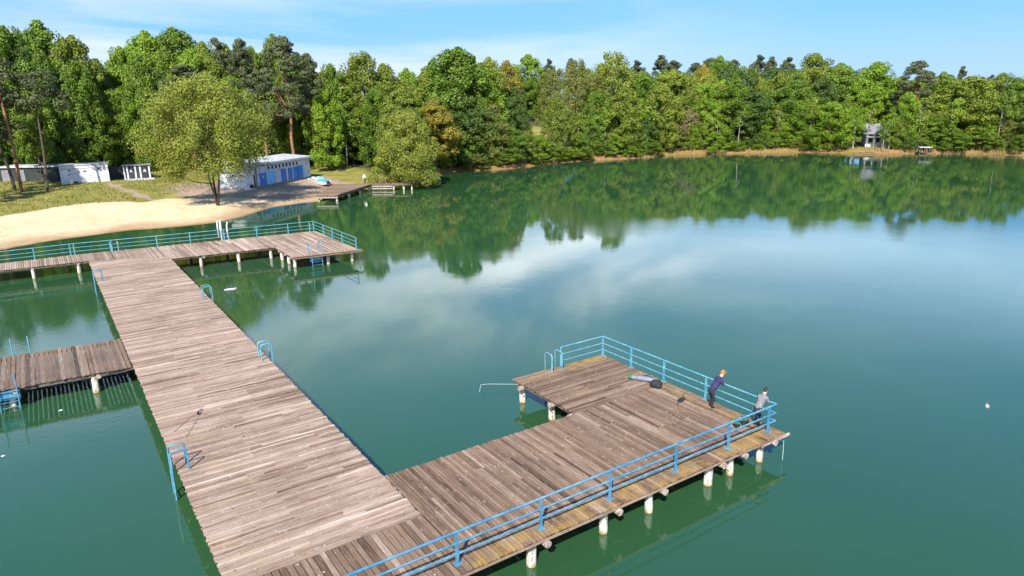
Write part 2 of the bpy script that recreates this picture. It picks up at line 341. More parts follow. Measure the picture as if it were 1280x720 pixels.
# ------------------------------------------------------------------ plank decks
class Deck(MB):
    def __init__(s): super().__init__(); s.moss = []
    def plank(s, a, b, w, z, th=.05, moss=0, wide='Y'):
        """a, b: end points of the centre line"""
        a = Vector((*a, 0)); b = Vector((*b, 0)); d = b-a; Ln = d.length
        if Ln < .1: return
        d /= Ln; n = Vector((-d.y, d.x, 0)); w2 = w/2; j = random.uniform
        za = z+j(-.010, .010); zb = z+j(-.010, .010); e = j(-.007, .007)
        vs = []
        for q, zq in ((a, za), (b, zb)):
            for sgn in (-1, 1):
                vs.append(q+n*sgn*w2+Vector((0, 0, zq+sgn*e-th))); vs.append(q+n*sgn*w2+Vector((0, 0, zq+sgn*e)))
        o = random.random()*40; o2 = random.random()*40
        top = [(o, o2), (o+Ln, o2), (o+Ln, o2+w), (o, o2+w)]
        side = [(o, o2), (o+Ln, o2), (o+Ln, o2+.05), (o, o2+.05)]
        fs = [(1, 5, 7, 3), (0, 4, 5, 1), (2, 3, 7, 6), (0, 1, 3, 2), (4, 6, 7, 5), (0, 2, 6, 4)]
        uvs = [top, side, [side[0], side[3], side[2], side[1]], [(o, o2), (o, o2+.05), (o+w, o2+.05), (o+w, o2)], [(o, o2), (o+w, o2), (o+w, o2+.05), (o, o2+.05)], top]
        k = len(s.f); s.add(vs, fs, 0, False, uvs, min(1, max(0, random.gauss(.5, .2)))); s.moss += [moss]*6
    def run(s, u0, u1, lo, hi, axis, z=DECK, w=.15, gap=.030, seg=None, moss=None, rag=.03):
        """planks side by side along u in [u0,u1]; each from lo(u) to hi(u)"""
        u = u0
        while u < u1-.03:
            ww = min(w*random.uniform(.92, 1.08), u1-u); c = u+ww/2; a = lo(c)+random.uniform(-rag, rag); b = hi(c)+random.uniform(-rag, rag)
            cuts = [a]
            if seg:
                q = a+random.choice(seg)
                while q < b-.6: cuts.append(q); q += random.choice(seg)
            cuts.append(b)
            for i in range(len(cuts)-1):
                c0 = cuts[i]+(.004 if i else 0); c1 = cuts[i+1]-.004; off = random.uniform(-.004, .004)
                pts = ((c0, c+off), (c1, c+off)) if axis == 'X' else ((c+off, c0), (c+off, c1))
                mval = moss((pts[0][0]+pts[1][0])/2, (pts[0][1]+pts[1][1])/2) if moss else 0
                s.plank(*pts, ww-gap, z, moss=mval)
            u += ww
    def build(s, name, mats, parent=None, loc=None):
        o = super().build(name, mats, parent, loc); a = o.data.attributes.new('moss', 'FLOAT', 'FACE'); a.data.foreach_set('value', s.moss); return o
K = lambda c: (lambda q: c)
def pile(parent, x, y, top=DECK-.24, r=.155, lean=0):
    mb = MB(); n = 12; zs = (-2.2, -.3, .15, .5, top); lean = lean or random.uniform(-.035, .035); r *= random.uniform(.88, 1.08)
    mb.tube([(x+lean*(zq), y+.004*k, zq) for k, zq in enumerate(zs)], [r*1.02, r*1.02, r, r*.99, r*.97], n); return mb.build('pile', pile_m, parent)
def log(parent, a, b, r=.11):
    mb = MB(); mb.tube([a, ((a[0]+b[0])/2, (a[1]+b[1])/2, a[2]+.01), b], [r, r*1.03, r*.97], 10); return mb.build('bearer_log', log_mat, parent)
def beam(parent, pts, h=.16, w=.08, z=DECK-.135, off=(0, 0, 0)):
    for a, b in pts:
        mb = MB(); a = Vector((*a, z)); b = Vector((*b, z)); d = b-a; mb.box((a+b)/2, (d.length, w, h), math.atan2(d.y, d.x)); mb.build('edge_beam', wood_beam, parent, off)

XL, XR = 2.54, 8.59
jetty = empty('wooden_jetty', 'long pale weathered jetty of crosswise planks running out from the rear boardwalk', 'jetty', (XL, 40, 0)); JO = Vector((-XL, -40, 0))
mainx1 = lambda y: XR if y < 67.6 else XR-(y-67.6)/.55
d = Deck(); d.run(18.46, 70.95, K(XL), mainx1, 'X', w=.125, seg=[2.0, 2.6, 3.1, 4.0], moss=lambda x, y: .12 if x < 4 and y < 40 else .0, rag=.035)
d.build('deck', wood_pale, jetty, JO)
beam(jetty, [((XL+.14, 18.5), (XL+.14, 70.6)), ((XR-.12, 18.5), (XR-.12, 67.2))], off=JO)
for y in np.arange(19.5, 69, 3.3):
    for x in (XL+.45, (XL+XR)/2, XR-.5): pile(jetty, x, y).location = JO
    log(jetty, (XL+.05, y+.02, DECK-.24), (XR-.05, y-.02, DECK-.24)).location = JO

plat = empty('wooden_platform', 'L shaped brown plank platform at the jetty head with two people at its railing', 'jetty platform', (15, 19, 0)); PO = Vector((-15, -19, 0))
XE, YO, YI, YF, XP = 22.95, 15.18, 21.44, 26.12, 17.36
mossF = lambda x, y: .75 if y < 15.95 else 0
d = Deck()
d.run(XL, XR, K(YO), K(18.43), 'Y', w=.20, moss=lambda x, y: 0)
d.run(XR+.02, XE, K(15.98), K(YI), 'Y', w=.130, seg=[5.6, 2.4, 3.2, 3.9], moss=lambda x, y: .55 if x > 22.2 else .0)
d.run(XR+.02, XE, K(YO), K(15.97), 'Y', w=.150, moss=mossF)
d.run(YI+.01, YF, K(XP), K(XE), 'X', w=.135, seg=[2.2, 3.0, 3.6, 5.7], moss=lambda x, y: .9 if (y > 25.4 and x > 19.5) or x > 22 else 0)
d.build('deck', wood_dark, plat, PO)
d = Deck(); d.plank((XP-.05, YF-.06), (19.3, YF-.06), .12, DECK+.03); d.plank((XL-.1, YO-.03), (XE, YO-.03), .07, DECK-.06, th=.06); d.plank((XE-.02, YO), (XE-.02, YF), .06, DECK-.06, th=.06)
d.build('edging', wood_pale, plat, PO)
beam(plat, [((XL, YO+.16), (XE-.1, YO+.16)), ((XR+.3, YI-.12), (XP, YI-.12)), ((XP+.12, YI), (XP+.12, YF-.1)), ((XP, YF-.14), (XE-.1, YF-.14)), ((XE-.14, YO+.2), (XE-.14, YF-.2))], off=PO)
for x in (4.3, 7.6, 10.86, 13.82, 15.92, 18.97, 20.2, 21.98):
    pile(plat, x, YO+.36).location = PO; pile(plat, x, 18.4).location = PO
    log(plat, (x+.31, YO-.12, DECK-.23), (x+.31, YI-.05 if x > 8 else 18.6, DECK-.23), .125).location = PO
for x in (10.9, 13.8, 16.6): pile(plat, x, YI-.4).location = PO
for x, y in ((17.62, 25.75), (17.62, 23.4), (20.2, 25.7), (22.6, 25.7), (20.2, 23.2), (22.6, 23.2), (22.55, 18.4)): pile(plat, x, y).location = PO
for y in (25.45, 23.1, 21.7): log(plat, (XP-.14, y, DECK-.23), (XE-.1, y, DECK-.23), .12).location = PO
log(plat, (21.6, YO+.02, DECK-.19), (XE+.32, YO+.02, DECK-.19), .075).location = PO

rear = empty('wooden_boardwalk', 'rear boardwalk with a square platform end facing the sandy beach', 'boardwalk', (12, 68, 0)); RO = Vector((-12, -68, 0))
backy = lambda x: 74.62 if x < 1.7 else 74.62-.125*(x-1.7)
frontL = lambda x: 71.15-.09*(x+.5)
d = Deck()
d.run(-26, XL, frontL, backy, 'Y', w=.17); d.run(XL, XR, lambda x: 70.98-.55*(x-XL), backy, 'Y', w=.17)
d.run(XR, 17.36, lambda x: 66.98-.11*(x-XR), backy, 'Y', w=.17, seg=[6.0, 3.5, 4.5])
d.run(17.38, 23.3, lambda x: 60.5-.11*(x-17.3), backy, 'Y', w=.17, seg=[6, 5.6, 4.2], moss=lambda x, y: .6 if y > 70 and x > 21.5 else 0)
d.build('deck', wood_pale, rear, RO)
d = Deck(); d.plank((17.2, 60.42), (23.45, 59.78), .24, DECK+.035, moss=.5); d.plank((17.2, 60.28), (23.5, 59.62), .10, DECK-.07, th=.1); d.build('edging', wood_dark, rear, RO)
beam(rear, [((-26, 73.5), (XL, 71.0)), ((XR, 67.12), (17.4, 66.15)), ((17.5, 66), (17.5, 60.6)), ((17.4, 60.62), (23.1, 60.0)), ((-26, 74.4), (1.7, 74.4)), ((1.7, 74.4), (23.1, 71.7))], off=RO)
for x, y in ((-17, 72.2), (-12.6, 72), (-8, 71.8), (-4.9, 71.5), (-1.6, 71.45), (1.75, 71.3), (11.0, 67.0), (14.2, 66.65), (17.05, 66.4), (17.66, 64.9), (17.72, 63.0), (17.7, 61.2), (20.55, 60.7), (22.7, 60.4), (20.4, 65.5), (22.8, 65.5), (20.4, 70.5), (22.8, 70.8), (17.2, 71.3), (14.2, 71.6), (11.0, 72.2), (-1.6, 74.2), (1.75, 74.2), (-4.9, 74.2), (-8, 74.2)): pile(rear, x, y, r=.15).location = RO
for y in (61.3, 63.0, 64.9): log(rear, (17.35, y, DECK-.22), (23, y-.3, DECK-.22)).location = RO
for x in (11.0, 14.2): log(rear, (x+.25, 66.75, DECK-.22), (x+.25, 72.2, DECK-.22)).location = RO
for x in (-8, -4.9, -1.6, 1.75): log(rear, (x, frontL(x)+.06, DECK-.22), (x, 74.5, DECK-.22)).location = RO

finger = empty('wooden_jetty', 'short dark side jetty branching left from the long jetty with ladders at its end', 'jetty', (-1, 42, 0)); FO = Vector((1, -42, 0))
fl = lambda x: 39.37-.065*(x-2.5); fh = lambda x: 44.83-.085*(x-2.5)
d = Deck(); d.run(-4.6, XL-.03, fl, fh, 'Y', w=.21, gap=.03, rag=.06); d.build('deck', wood_dark, finger, FO)
beam(finger, [((-4.6, 40.0), (XL-.02, 39.52)), ((-4.6, 45.2), (XL-.02, 44.65))], off=FO)
for x, y in ((.76, 39.75), (-2.75, 40.1), (.76, 44.4), (-2.75, 44.7)): pile(finger, x, y).location = FO
for x in (.76, -2.75): log(finger, (x+.2, fl(x)-.05, DECK-.22), (x+.2, fh(x), DECK-.22)).location = FO

dk = [at(395.8, 243.8, 1.0).xy, at(421.7, 243.8, 1.0).xy, at(464, 230.4, 1.0).xy, at(469, 228.3, 1.0).xy, at(416, 230.6, 1.0).xy]
shore_deck = empty('landing_stage', 'brown plank landing stage on the shore beside the beached cyan boat', 'landing stage', (38, 104, 0)); SO = Vector((-38, -104, 0))
A_, B_, C_, D_ = dk[0], dk[1], dk[2], dk[4]; d = Deck(); nrow = 75
for i in range(nrow):
    f = (i+.5)/nrow; a = A_.lerp(D_, f); b = B_.lerp(C_, f); d.plank(a, b, (C_-B_).length/nrow-.02, 1.05)
d.build('deck', wood_dark, shore_deck, SO)
beam(shore_deck, [(A_, B_), (B_, C_)], .35, .1, .82, off=SO)
mb = MB(); mb.box(((A_.x+B_.x)/2, (A_.y+B_.y)/2-.1, .62), ((B_-A_).length, .06, .14), math.atan2(B_.y-A_.y, B_.x-A_.x)); mb.build('fascia_board', grey_board, shore_deck, SO)
for f in (0.03, .35, .68, .97):
    for q in (B_.lerp(C_, f),): pile(shore_deck, q.x-.25, q.y+.1, .9, .16).location = SO
pile(shore_deck, A_.x+.4, A_.y+.2, .9, .14).location = SO
w0, w1 = at(465, 230.4, 1.0).xy, at(515, 230.2, 1.0).xy
walk = empty('landing_stage', 'narrow walkway with pale boards below it, running on past the standing man', 'walkway', (48, 105, 0)); WO = Vector((-48, -105, 0))
d = Deck(); nrow = 38; nrm = Vector((-(w1-w0).y, (w1-w0).x)).normalized()
for i in range(nrow):
    a = w0.lerp(w1, (i+.5)/nrow); d.plank(a, a+nrm*1.7, (w1-w0).length/nrow-.015, 1.05)
d.build('deck', wood_dark, walk, WO)
beam(walk, [(w0, w1)], .2, .1, .93, off=WO)
mb = MB(); we = w0.lerp(w1, .52); ang = math.atan2((w1-w0).y, (w1-w0).x)
for z in (.68, .3): mb.box(((w0.x+we.x)/2-nrm.x*.08, (w0.y+we.y)/2-nrm.y*.08, z), ((we-w0).length, .05, .17), ang)
mb.build('side_boards', grey_board, walk, WO)
for f in (.02, .3, .53, .78, .98): q = w0.lerp(w1, f)+nrm*.25; pile(walk, q.x, q.y, .9, .14).location = WO

# ------------------------------------------------------------------ railings, ladders
HT = 1.06
def railing(label, pts, posts, mat, z=DECK, rr=.036, close=None, levels=(.33, .66)):
    """pts: polyline of the rail; posts: list of (x, y)"""
    o = Vector((pts[0][0], pts[0][1], z)); root = empty('railing', label, 'railing', o)
    for h, nm, r in [(HT, 'top_rail', rr)]+[(q*HT*.98, 'lower_rail', rr*.78) for q in levels]:
        mb = MB()
        P_ = [Vector((x, y, z+h))-o for x, y in pts]
        if close and h == HT: P_ = P_+[Vector((close[0], close[1], z+h-.02))-o, Vector((close[0], close[1], z+.05))-o]
        for a, b in zip(P_, P_[1:]): mb.tube([a, b], r, 8)
        for q in P_[1:-1]: mb.ball(q, r*1.01, n=8, m=6)
        mb.build(nm, mat, root)
    for x, y in posts:
        mb = MB(); q = Vector((x, y, z))-o; mb.box(q+Vector((0, 0, HT/2-.02)), (.075, .075, HT-.04)); po = mb.build('post', mat, root); mb = MB(); mb.box(q+Vector((0, 0, .012)), (.22, .2, .024)); [mb.tube([q+Vector((sx*.08, sy*.07, .02)), q+Vector((sx*.08, sy*.07, .04))], .012, 6) for sx in (-1, 1) for sy in (-1, 1)]; mb.build('base_plate', mat, po)
    return root
railing('bright blue railing along the near edge of the L shaped platform', [(-.5, 15.6), (XE-.05, 15.6), (XE-.05, 15.85)], [(x, 15.6) for x in (2.3, 5.2, 8.29, 11.29, 14.14, 17.25, 20.08, 22.46)], blue_rail, rr=.042)
railing('light blue railing along the lakeward edge, on which the two people lean', [(22.87, 15.86), (22.87, 25.98), (20.2, 25.98)], [(22.87, y) for y in (19.15, 21.66, 23.87, 25.98)], cyan_rail, close=(20.12, 25.98))
railing('long blue green railing along the back of the rear boardwalk before the beach', [(-26, 74.4), (1.7, 74.38), (8.4, 73.55), (23.1, 71.72)], [(x, 74.39) for x in (-22, -18.7, -15.2, -11.4, -8, -4.7, -1.35, 1.4, 1.72)]+[(x, 74.4-.125*(x-1.7)) for x in (4.7, 8.45, 11.33, 14.39, 17.44, 20.49, 22.65, 23.05)], cyan_rail, rr=.032)
railing('blue green railing across the far end of the square rear platform', [(23.13, 71.68), (23.13, 60.2)], [(23.13, y) for y in (69.0, 66.4, 63.8, 60.25)], cyan_rail, rr=.032)

def ladder(label, foot, out_dir, gap=.55, reach=.55, h=.86, rungs=6, mat=blue_rail, loop=True, plate=False, depth=-.9):
    """foot: where the first hand rail stands on the deck; out_dir: unit vector over the edge"""
    o = Vector((*foot, DECK)); root = empty('swim_ladder', label, 'ladder', o); u = Vector((*out_dir, 0)); s_ = Vector((-u.y, u.x, 0))
    for k in (0, 1):
        mb = MB(); b = s_*gap*k; r = .034
        if loop: pts = [b, b+Vector((0, 0, h-.08)), b+u*.05+Vector((0, 0, h-.02)), b+u*.10+Vector((0, 0, h)), b+u*(reach-.08)+Vector((0, 0, h)), b+u*reach+Vector((0, 0, h-.08)), b+u*(reach+.02)+Vector((0, 0, -1.1+depth))]
        else: pts = [b+u*reach+Vector((0, 0, h)), b+u*(reach+.06)+Vector((0, 0, -1.1+depth))]
        mb.tube(pts, r, 8); mb.build('handrail', mat, root)
    for i in range(rungs):
        mb = MB(); q = u*reach+Vector((0, 0, -.12-.27*i)); mb.tube([q, q+s_*gap], .02, 6); mb.build('rung', mat, root)
    if plate:
        mb = MB(); mb.box(u*(reach-.12)+s_*gap*.5+Vector((0, 0, -.35)), (.03 if abs(u.x) > .5 else gap*1.25, gap*1.25 if abs(u.x) > .5 else .03, .45)); mb.build('backing_plate', mat, root)
    return root
ladder('blue swim ladder on the near left edge of the long jetty, beside the propped rod', (2.92, 26.75), (-1, 0))
ladder('blue swim ladder on the left jetty edge closest to the rear boardwalk', (2.92, 61.9), (-1, 0))
ladder('blue swim ladder halfway along the right edge of the long jetty', (8.22, 36.1), (1, 0), mat=cyan_rail)
ladder('blue swim ladder on the right edge of the long jetty nearer the square rear platform', (8.22, 50.8), (1, 0), mat=cyan_rail)
ladder('pale blue swim ladder on the platform edge beside the rounded railing end', (20.0, 25.72), (0, 1), gap=.62, mat=cyan_rail, h=.9)
ladder('plain upright ladder on the far edge of the short side jetty', (-1.87, 44.75), (0, 1), gap=.78, reach=.36, loop=False, mat=cyan_rail, h=1.0)
ladder('blue ladder with many rungs hanging from the near edge of the short side jetty', (-3.25, 39.95), (0, -1), gap=.78, reach=.34, loop=False, h=.75, plate=True, rungs=7)
ladder('tall blue ladder on the near corner of the square rear platform', (18.9, 60.75), (.1, -1), gap=.95, reach=.55, h=1.0, plate=True)
ladder('faded blue ladder handles behind the rear boardwalk railing at the jetty axis', (5.2, 73.7), (0, 1), gap=.6, reach=.75, mat=cyan_rail)

# ------------------------------------------------------------------ beach buildings
def wall_face(mb, a, b, z0, z1, th=.25, mi=0):
    a = Vector((*a, 0)); b = Vector((*b, 0)); d_ = b-a; mb.box(((a.x+b.x)/2, (a.y+b.y)/2, (z0+z1)/2), (d_.length, th, z1-z0), math.atan2(d_.y, d_.x), mi)
def panel(name, root, a, b, f0, f1, z0, z1, mat, proud=.03, th=.06, o=Vector((0, 0, 0))):
    """a flat part on the wall from a to b (front side is to the right of a->b)"""
    a = Vector(a); b = Vector(b); d_ = (b-a); n_ = Vector((d_.y, -d_.x)).normalized(); c_ = a.lerp(b, (f0+f1)/2)+n_*proud
    mb = MB(); W_ = d_.length*(f1-f0); an = math.atan2(d_.y, d_.x); cc = Vector((c_.x-o.x, c_.y-o.y, (z0+z1)/2-o.z)); mb.box(cc, (W_, th, z1-z0), an); r_ = mb.build(name, mat, root)
    dx_ = Vector((d_.x, d_.y, 0)).normalized(); nx_ = Vector((n_.x, n_.y, 0))
    if name == 'door':
        mb = MB(); q = cc+dx_*(W_*.36)+nx_*(th/2+.03)-Vector((0, 0, .05)); mb.box(q, (.05, .06, .22), an); mb.build('handle', roof_grey, r_)
        for zq in (-.3, .3): mb = MB(); mb.box(cc+nx_*(th/2+.008)+Vector((0, 0, zq*(z1-z0))), (W_*.92, .016, .09), an); mb.build('cross_rail', mat, r_)
    if name == 'window':
        mb = MB(); h_ = (z1-z0)
        for sx, sz, wx, wz in ((0, .5, W_+.12, .06), (0, -.5, W_+.12, .06), (-.5, 0, .06, h_-.062), (.5, 0, .06, h_-.062)): mb.box(cc+dx_*(sx*W_)+Vector((0, 0, sz*h_))+nx_*(th/2), (wx, .05, wz), an)
        mb.build('frame', white_trim, r_)
    return r_
gB = 1.25
hB = at(320.5, 234.2, gB).xy; hC = at(388.6, 220.8, gB).xy; hA = at(276, 235.6, gB).xy
dirBC = (hC-hB).normalized(); nBC = Vector((-dirBC.y, dirBC.x)); dirAB = (hB-hA).normalized(); nAB = Vector((-dirAB.y, dirAB.x))
hO = Vector((hB.x, hB.y, gB))
hut = empty('changing_hut', 'low white lakeside hut with blue doors and slit vents, half behind the willow', 'hut', hO)
zt = gB+3.25
mb = MB(); L_ = (hC-hB).length
poly = [hB, hC, hC+nBC*5, hB+nBC*5]; mb.prism([(q.x-hO.x, q.y-hO.y) for q in poly], -.3, zt-gB); mb.build('wall', white_wall, hut)
mb = MB(); poly = [hA, hB-dirAB*.15, hB+nAB*4.6-dirAB*.15, hA+nAB*4.6]; mb.prism([(q.x-hO.x, q.y-hO.y) for q in poly], -.3, 2.55); mb.build('side_wing', white_wall, hut)
mb = MB(); e = .45; poly = [hB-dirBC*.3-nBC*e, hC+dirBC*.25-nBC*e, hC+dirBC*.25+nBC*5.3, hB-dirBC*.3+nBC*5.3]
zz0 = zt-gB; q4 = [(q.x-hO.x, q.y-hO.y) for q in poly]
mb.add([(*q4[0], zz0+.003), (*q4[1], zz0+.003), (*q4[2], zz0+.36), (*q4[3], zz0+.36), (*q4[0], zz0+.42), (*q4[1], zz0+.42), (*q4[2], zz0+.8), (*q4[3], zz0+.8)], [(0,3,2,1),(4,5,6,7),(0,1,5,4),(1,2,6,5),(2,3,7,6),(3,0,4,7)])
mb.build('roof', roof_pale, hut)
mb = MB(); poly = [hA-dirAB*.3-nAB*.3, hB-nAB*.3-dirAB*.2, hB+nAB*4.5-dirAB*.2, hA+nAB*4.8-dirAB*.3]; mb.prism([(q.x-hO.x, q.y-hO.y) for q in poly], 2.553, 2.78); mb.build('wing_roof', roof_pale, hut)
for (f0, f1, z0, z1, mat, nm, pr) in [(.07, .17, .1, 2.05, blue_door, 'door', .05), (.18, .33, .05, 2.2, light_blue, 'door', .03), (.44, .52, .02, 2.2, blue_door, 'door', .04), (.53, .56, 0.02, 2.2, white_trim, 'door_post', .03), (.57, .645, .02, 2.2, blue_door, 'door', .05), (.67, .745, .05, 2.25, blue_door, 'door', .03), (.755, .84, .05, 2.25, blue_door, 'door', .06), (.845, .875, .02, 2.3, light_blue, 'door_frame', .04)]:
    panel(nm, hut, hB, hC, f0, f1, gB+z0, gB+z1, mat, pr, .08, hO)
for f0 in (.515, .71): panel('doorway', hut, hB, hC, f0, f0+.05, gB+.02, gB+2.15, dark_hole, .012, .06, hO)
for i in range(9): f = .22+i*.064; panel('vent_slit', hut, hB, hC, f, f+.024, gB+2.5, gB+3.02, dark_hole, .02, .06, hO)
q = nBC*-.52; mb = MB(); mb.tube([Vector((q.x-dirBC.x*.3, q.y-dirBC.y*.3, zz0+.1)), Vector((hC.x-hB.x+q.x+dirBC.x*.25, hC.y-hB.y+q.y+dirBC.y*.25, zz0+.1))], .07, 8); mb.build('gutter', roof_grey, hut)
mb = MB(); q = hB.lerp(hC, .12)-nBC*.12; mb.box((q.x-hO.x, q.y-hO.y, 1.45), (.34, .03, .42), math.atan2(dirBC.y, dirBC.x)); mb.build('notice', white_trim, hut)
panel('drainpipe', hut, hB, hC, .005, .018, gB, gB+3.0, roof_grey, .09, .09, hO)
panel('plinth', hut, hB, hC, .0, 1, gB-.3, gB+.12, roof_grey, .02, .1, hO)
for f in (.35, .58): panel('window', hut, hA, hB, f, f+.09, gB+1.75, gB+2.15, dark_hole, .02, .06, hO)
panel('hatch', hut, hA, hB, .82, .93, gB-.1, gB+.45, dark_hole, .03, .06, hO)
panel('doorway', hut, hA, hB, .955, .99, gB-.1, gB+2.0, dark_hole, .03, .06, hO)

gz1 = 1.55
a1 = at(77.2, 230.8, gz1).xy; b1 = at(137.8, 226.8, gz1).xy; n1_ = Vector((-(b1-a1).y, (b1-a1).x)).normalized(); o1 = Vector((a1.x, a1.y, gz1))
st = empty('storage_container', 'plain white flat roofed container hut on the grass behind the beach', 'hut', o1)
mb = MB(); mb.prism([(q.x-o1.x, q.y-o1.y) for q in (a1, b1, b1+n1_*3.4, a1+n1_*3.4)], -.4, 3.05); mb.build('wall', white_wall, st)
mb = MB(); dd = (b1-a1).normalized(); mb.prism([(q.x-o1.x, q.y-o1.y) for q in (a1-dd*.12-n1_*.12, b1+dd*.12-n1_*.12, b1+dd*.12+n1_*3.5, a1-dd*.12+n1_*3.5)], 3.053, 3.2); mb.build('roof', roof_pale, st)
panel('shutter_line', st, a1, b1, .01, .99, gz1+2.5, gz1+2.56, roof_grey, .015, .05, o1)
for f, z0, w, h in ((.18, 2.15, .045, .22), (.47, 1.95, .075, .16), (.78, 2.2, .045, .22), (.17, 1.5, .03, .12), (.6, 1.1, .02, .1)): panel('vent', st, a1, b1, f, f+w, gz1+z0, gz1+z0+h, dark_hole, .02, .05, o1)
panel('hatch', st, a1, b1, .24, .33, gz1-.1, gz1+.4, dark_hole, .03, .06, o1)

gz2 = 1.6
a2 = at(155.4, 224.4, gz2).xy; b2 = at(189.4, 222.4, gz2).xy; n2_ = Vector((-(b2-a2).y, (b2-a2).x)).normalized(); o2 = Vector((a2.x, a2.y, gz2)); d2 = (b2-a2).normalized()
wc = empty('toilet_hut', 'small charcoal cabin with white door strips and triangle signs beside the white container', 'hut', o2)
mb = MB(); mb.prism([(q.x-o2.x, q.y-o2.y) for q in (a2, b2, b2+n2_*2.6, a2+n2_*2.6)], -.3, 2.3); mb.build('wall', charcoal, wc)
mb = MB(); mb.prism([(q.x-o2.x, q.y-o2.y) for q in (a2-d2*.15-n2_*.25, b2+d2*.15-n2_*.25, b2+d2*.15+n2_*2.8, a2-d2*.15+n2_*2.8)], 2.303, 2.45); mb.build('roof', roof_grey, wc)
for f in (.01, .13, .42, .60, .93): panel('white_strip', wc, a2, b2, f, f+.055, gz2+.05, gz2+2.2, white_trim, .03, .06, o2)
for f in (.215, .70): panel('door', wc, a2, b2, f, f+.17, gz2+.05, gz2+2.1, charcoal, .02, .06, o2)
for f in (.29, .79):
    cpt = a2.lerp(b2, f)-n2_*.06; mb = MB(); q = Vector((cpt.x-o2.x, cpt.y-o2.y, 0)); dv = Vector((d2.x, d2.y, 0)); nv = Vector((-n2_.x, -n2_.y, 0))*.02
    A3 = [q-dv*.26+Vector((0, 0, 1.2)), q+dv*.26+Vector((0, 0, 1.2)), q+Vector((0, 0, 1.72))]
    mb.add(A3+[x+nv for x in A3], [(0, 2, 1), (3, 4, 5), (0, 1, 4, 3), (1, 2, 5, 4), (2, 0, 3, 5)]); mb.build('triangle_sign', white_trim, wc)
mb = MB(); mb.prism([(q.x-o2.x, q.y-o2.y) for q in (a2-n2_*1.3, b2+d2*.5-n2_*1.3, b2+d2*.5-n2_*.05, a2-n2_*.05)], -.2, .06); mb.build('doorstep_slab', roof_pale, wc)
a3 = at(-4, 232, 1.6).xy+n1_*6; b3 = at(76, 229, 1.6).xy+n1_*4.0; n3 = Vector((-(b3-a3).y, (b3-a3).x)).normalized(); o3 = Vector((a3.x, a3.y, 1.6)); d3 = (b3-a3).normalized()
shed = empty('timber_shed', 'long low dark timber shed with a pale roof edge left of the white container', 'shed', o3)
mb = MB(); mb.prism([(q.x-o3.x, q.y-o3.y) for q in (a3, b3-d3*.4, b3-d3*.4+n3*4, a3+n3*4)], -.3, 2.5); mb.build('wall', dark_timber, shed)
mb = MB(); mb.prism([(q.x-o3.x, q.y-o3.y) for q in (a3-d3*.2-n3*.3, b3-d3*.2-n3*.3, b3-d3*.2+n3*4.2, a3-d3*.2+n3*4.2)], 2.503, 2.72); mb.build('roof', roof_pale, shed)
for f0, f1 in ((.05, .20), (.32, .42)): panel('boarded_door', shed, a3, b3, f0, f1, 1.6, 3.7, roof_grey, .03, .06, o3)
a4 = at(138.5, 226, 1.6).xy+n1_*2; b4 = at(155, 224.8, 1.6).xy+n1_*2
mb = MB(); o4 = Vector((a4.x, a4.y, 1.6)); d4 = (b4-a4).normalized(); n4 = Vector((-d4.y, d4.x))
scr = empty('screen_fence', 'dark board fence filling the gap between the white container and the charcoal cabin', 'fence', o4)
mb.prism([(q.x-o4.x, q.y-o4.y) for q in (a4, b4, b4+n4*.12, a4+n4*.12)], -.2, 2.2); mb.build('boards', dark_timber, scr)
for f in (.05, .5, .95):
    q = a4.lerp(b4, f)-n4*.06; mb = MB(); mb.box((q.x-o4.x, q.y-o4.y, 1.05), (.1, .1, 2.4)); mb.build('post', dark_timber, scr)

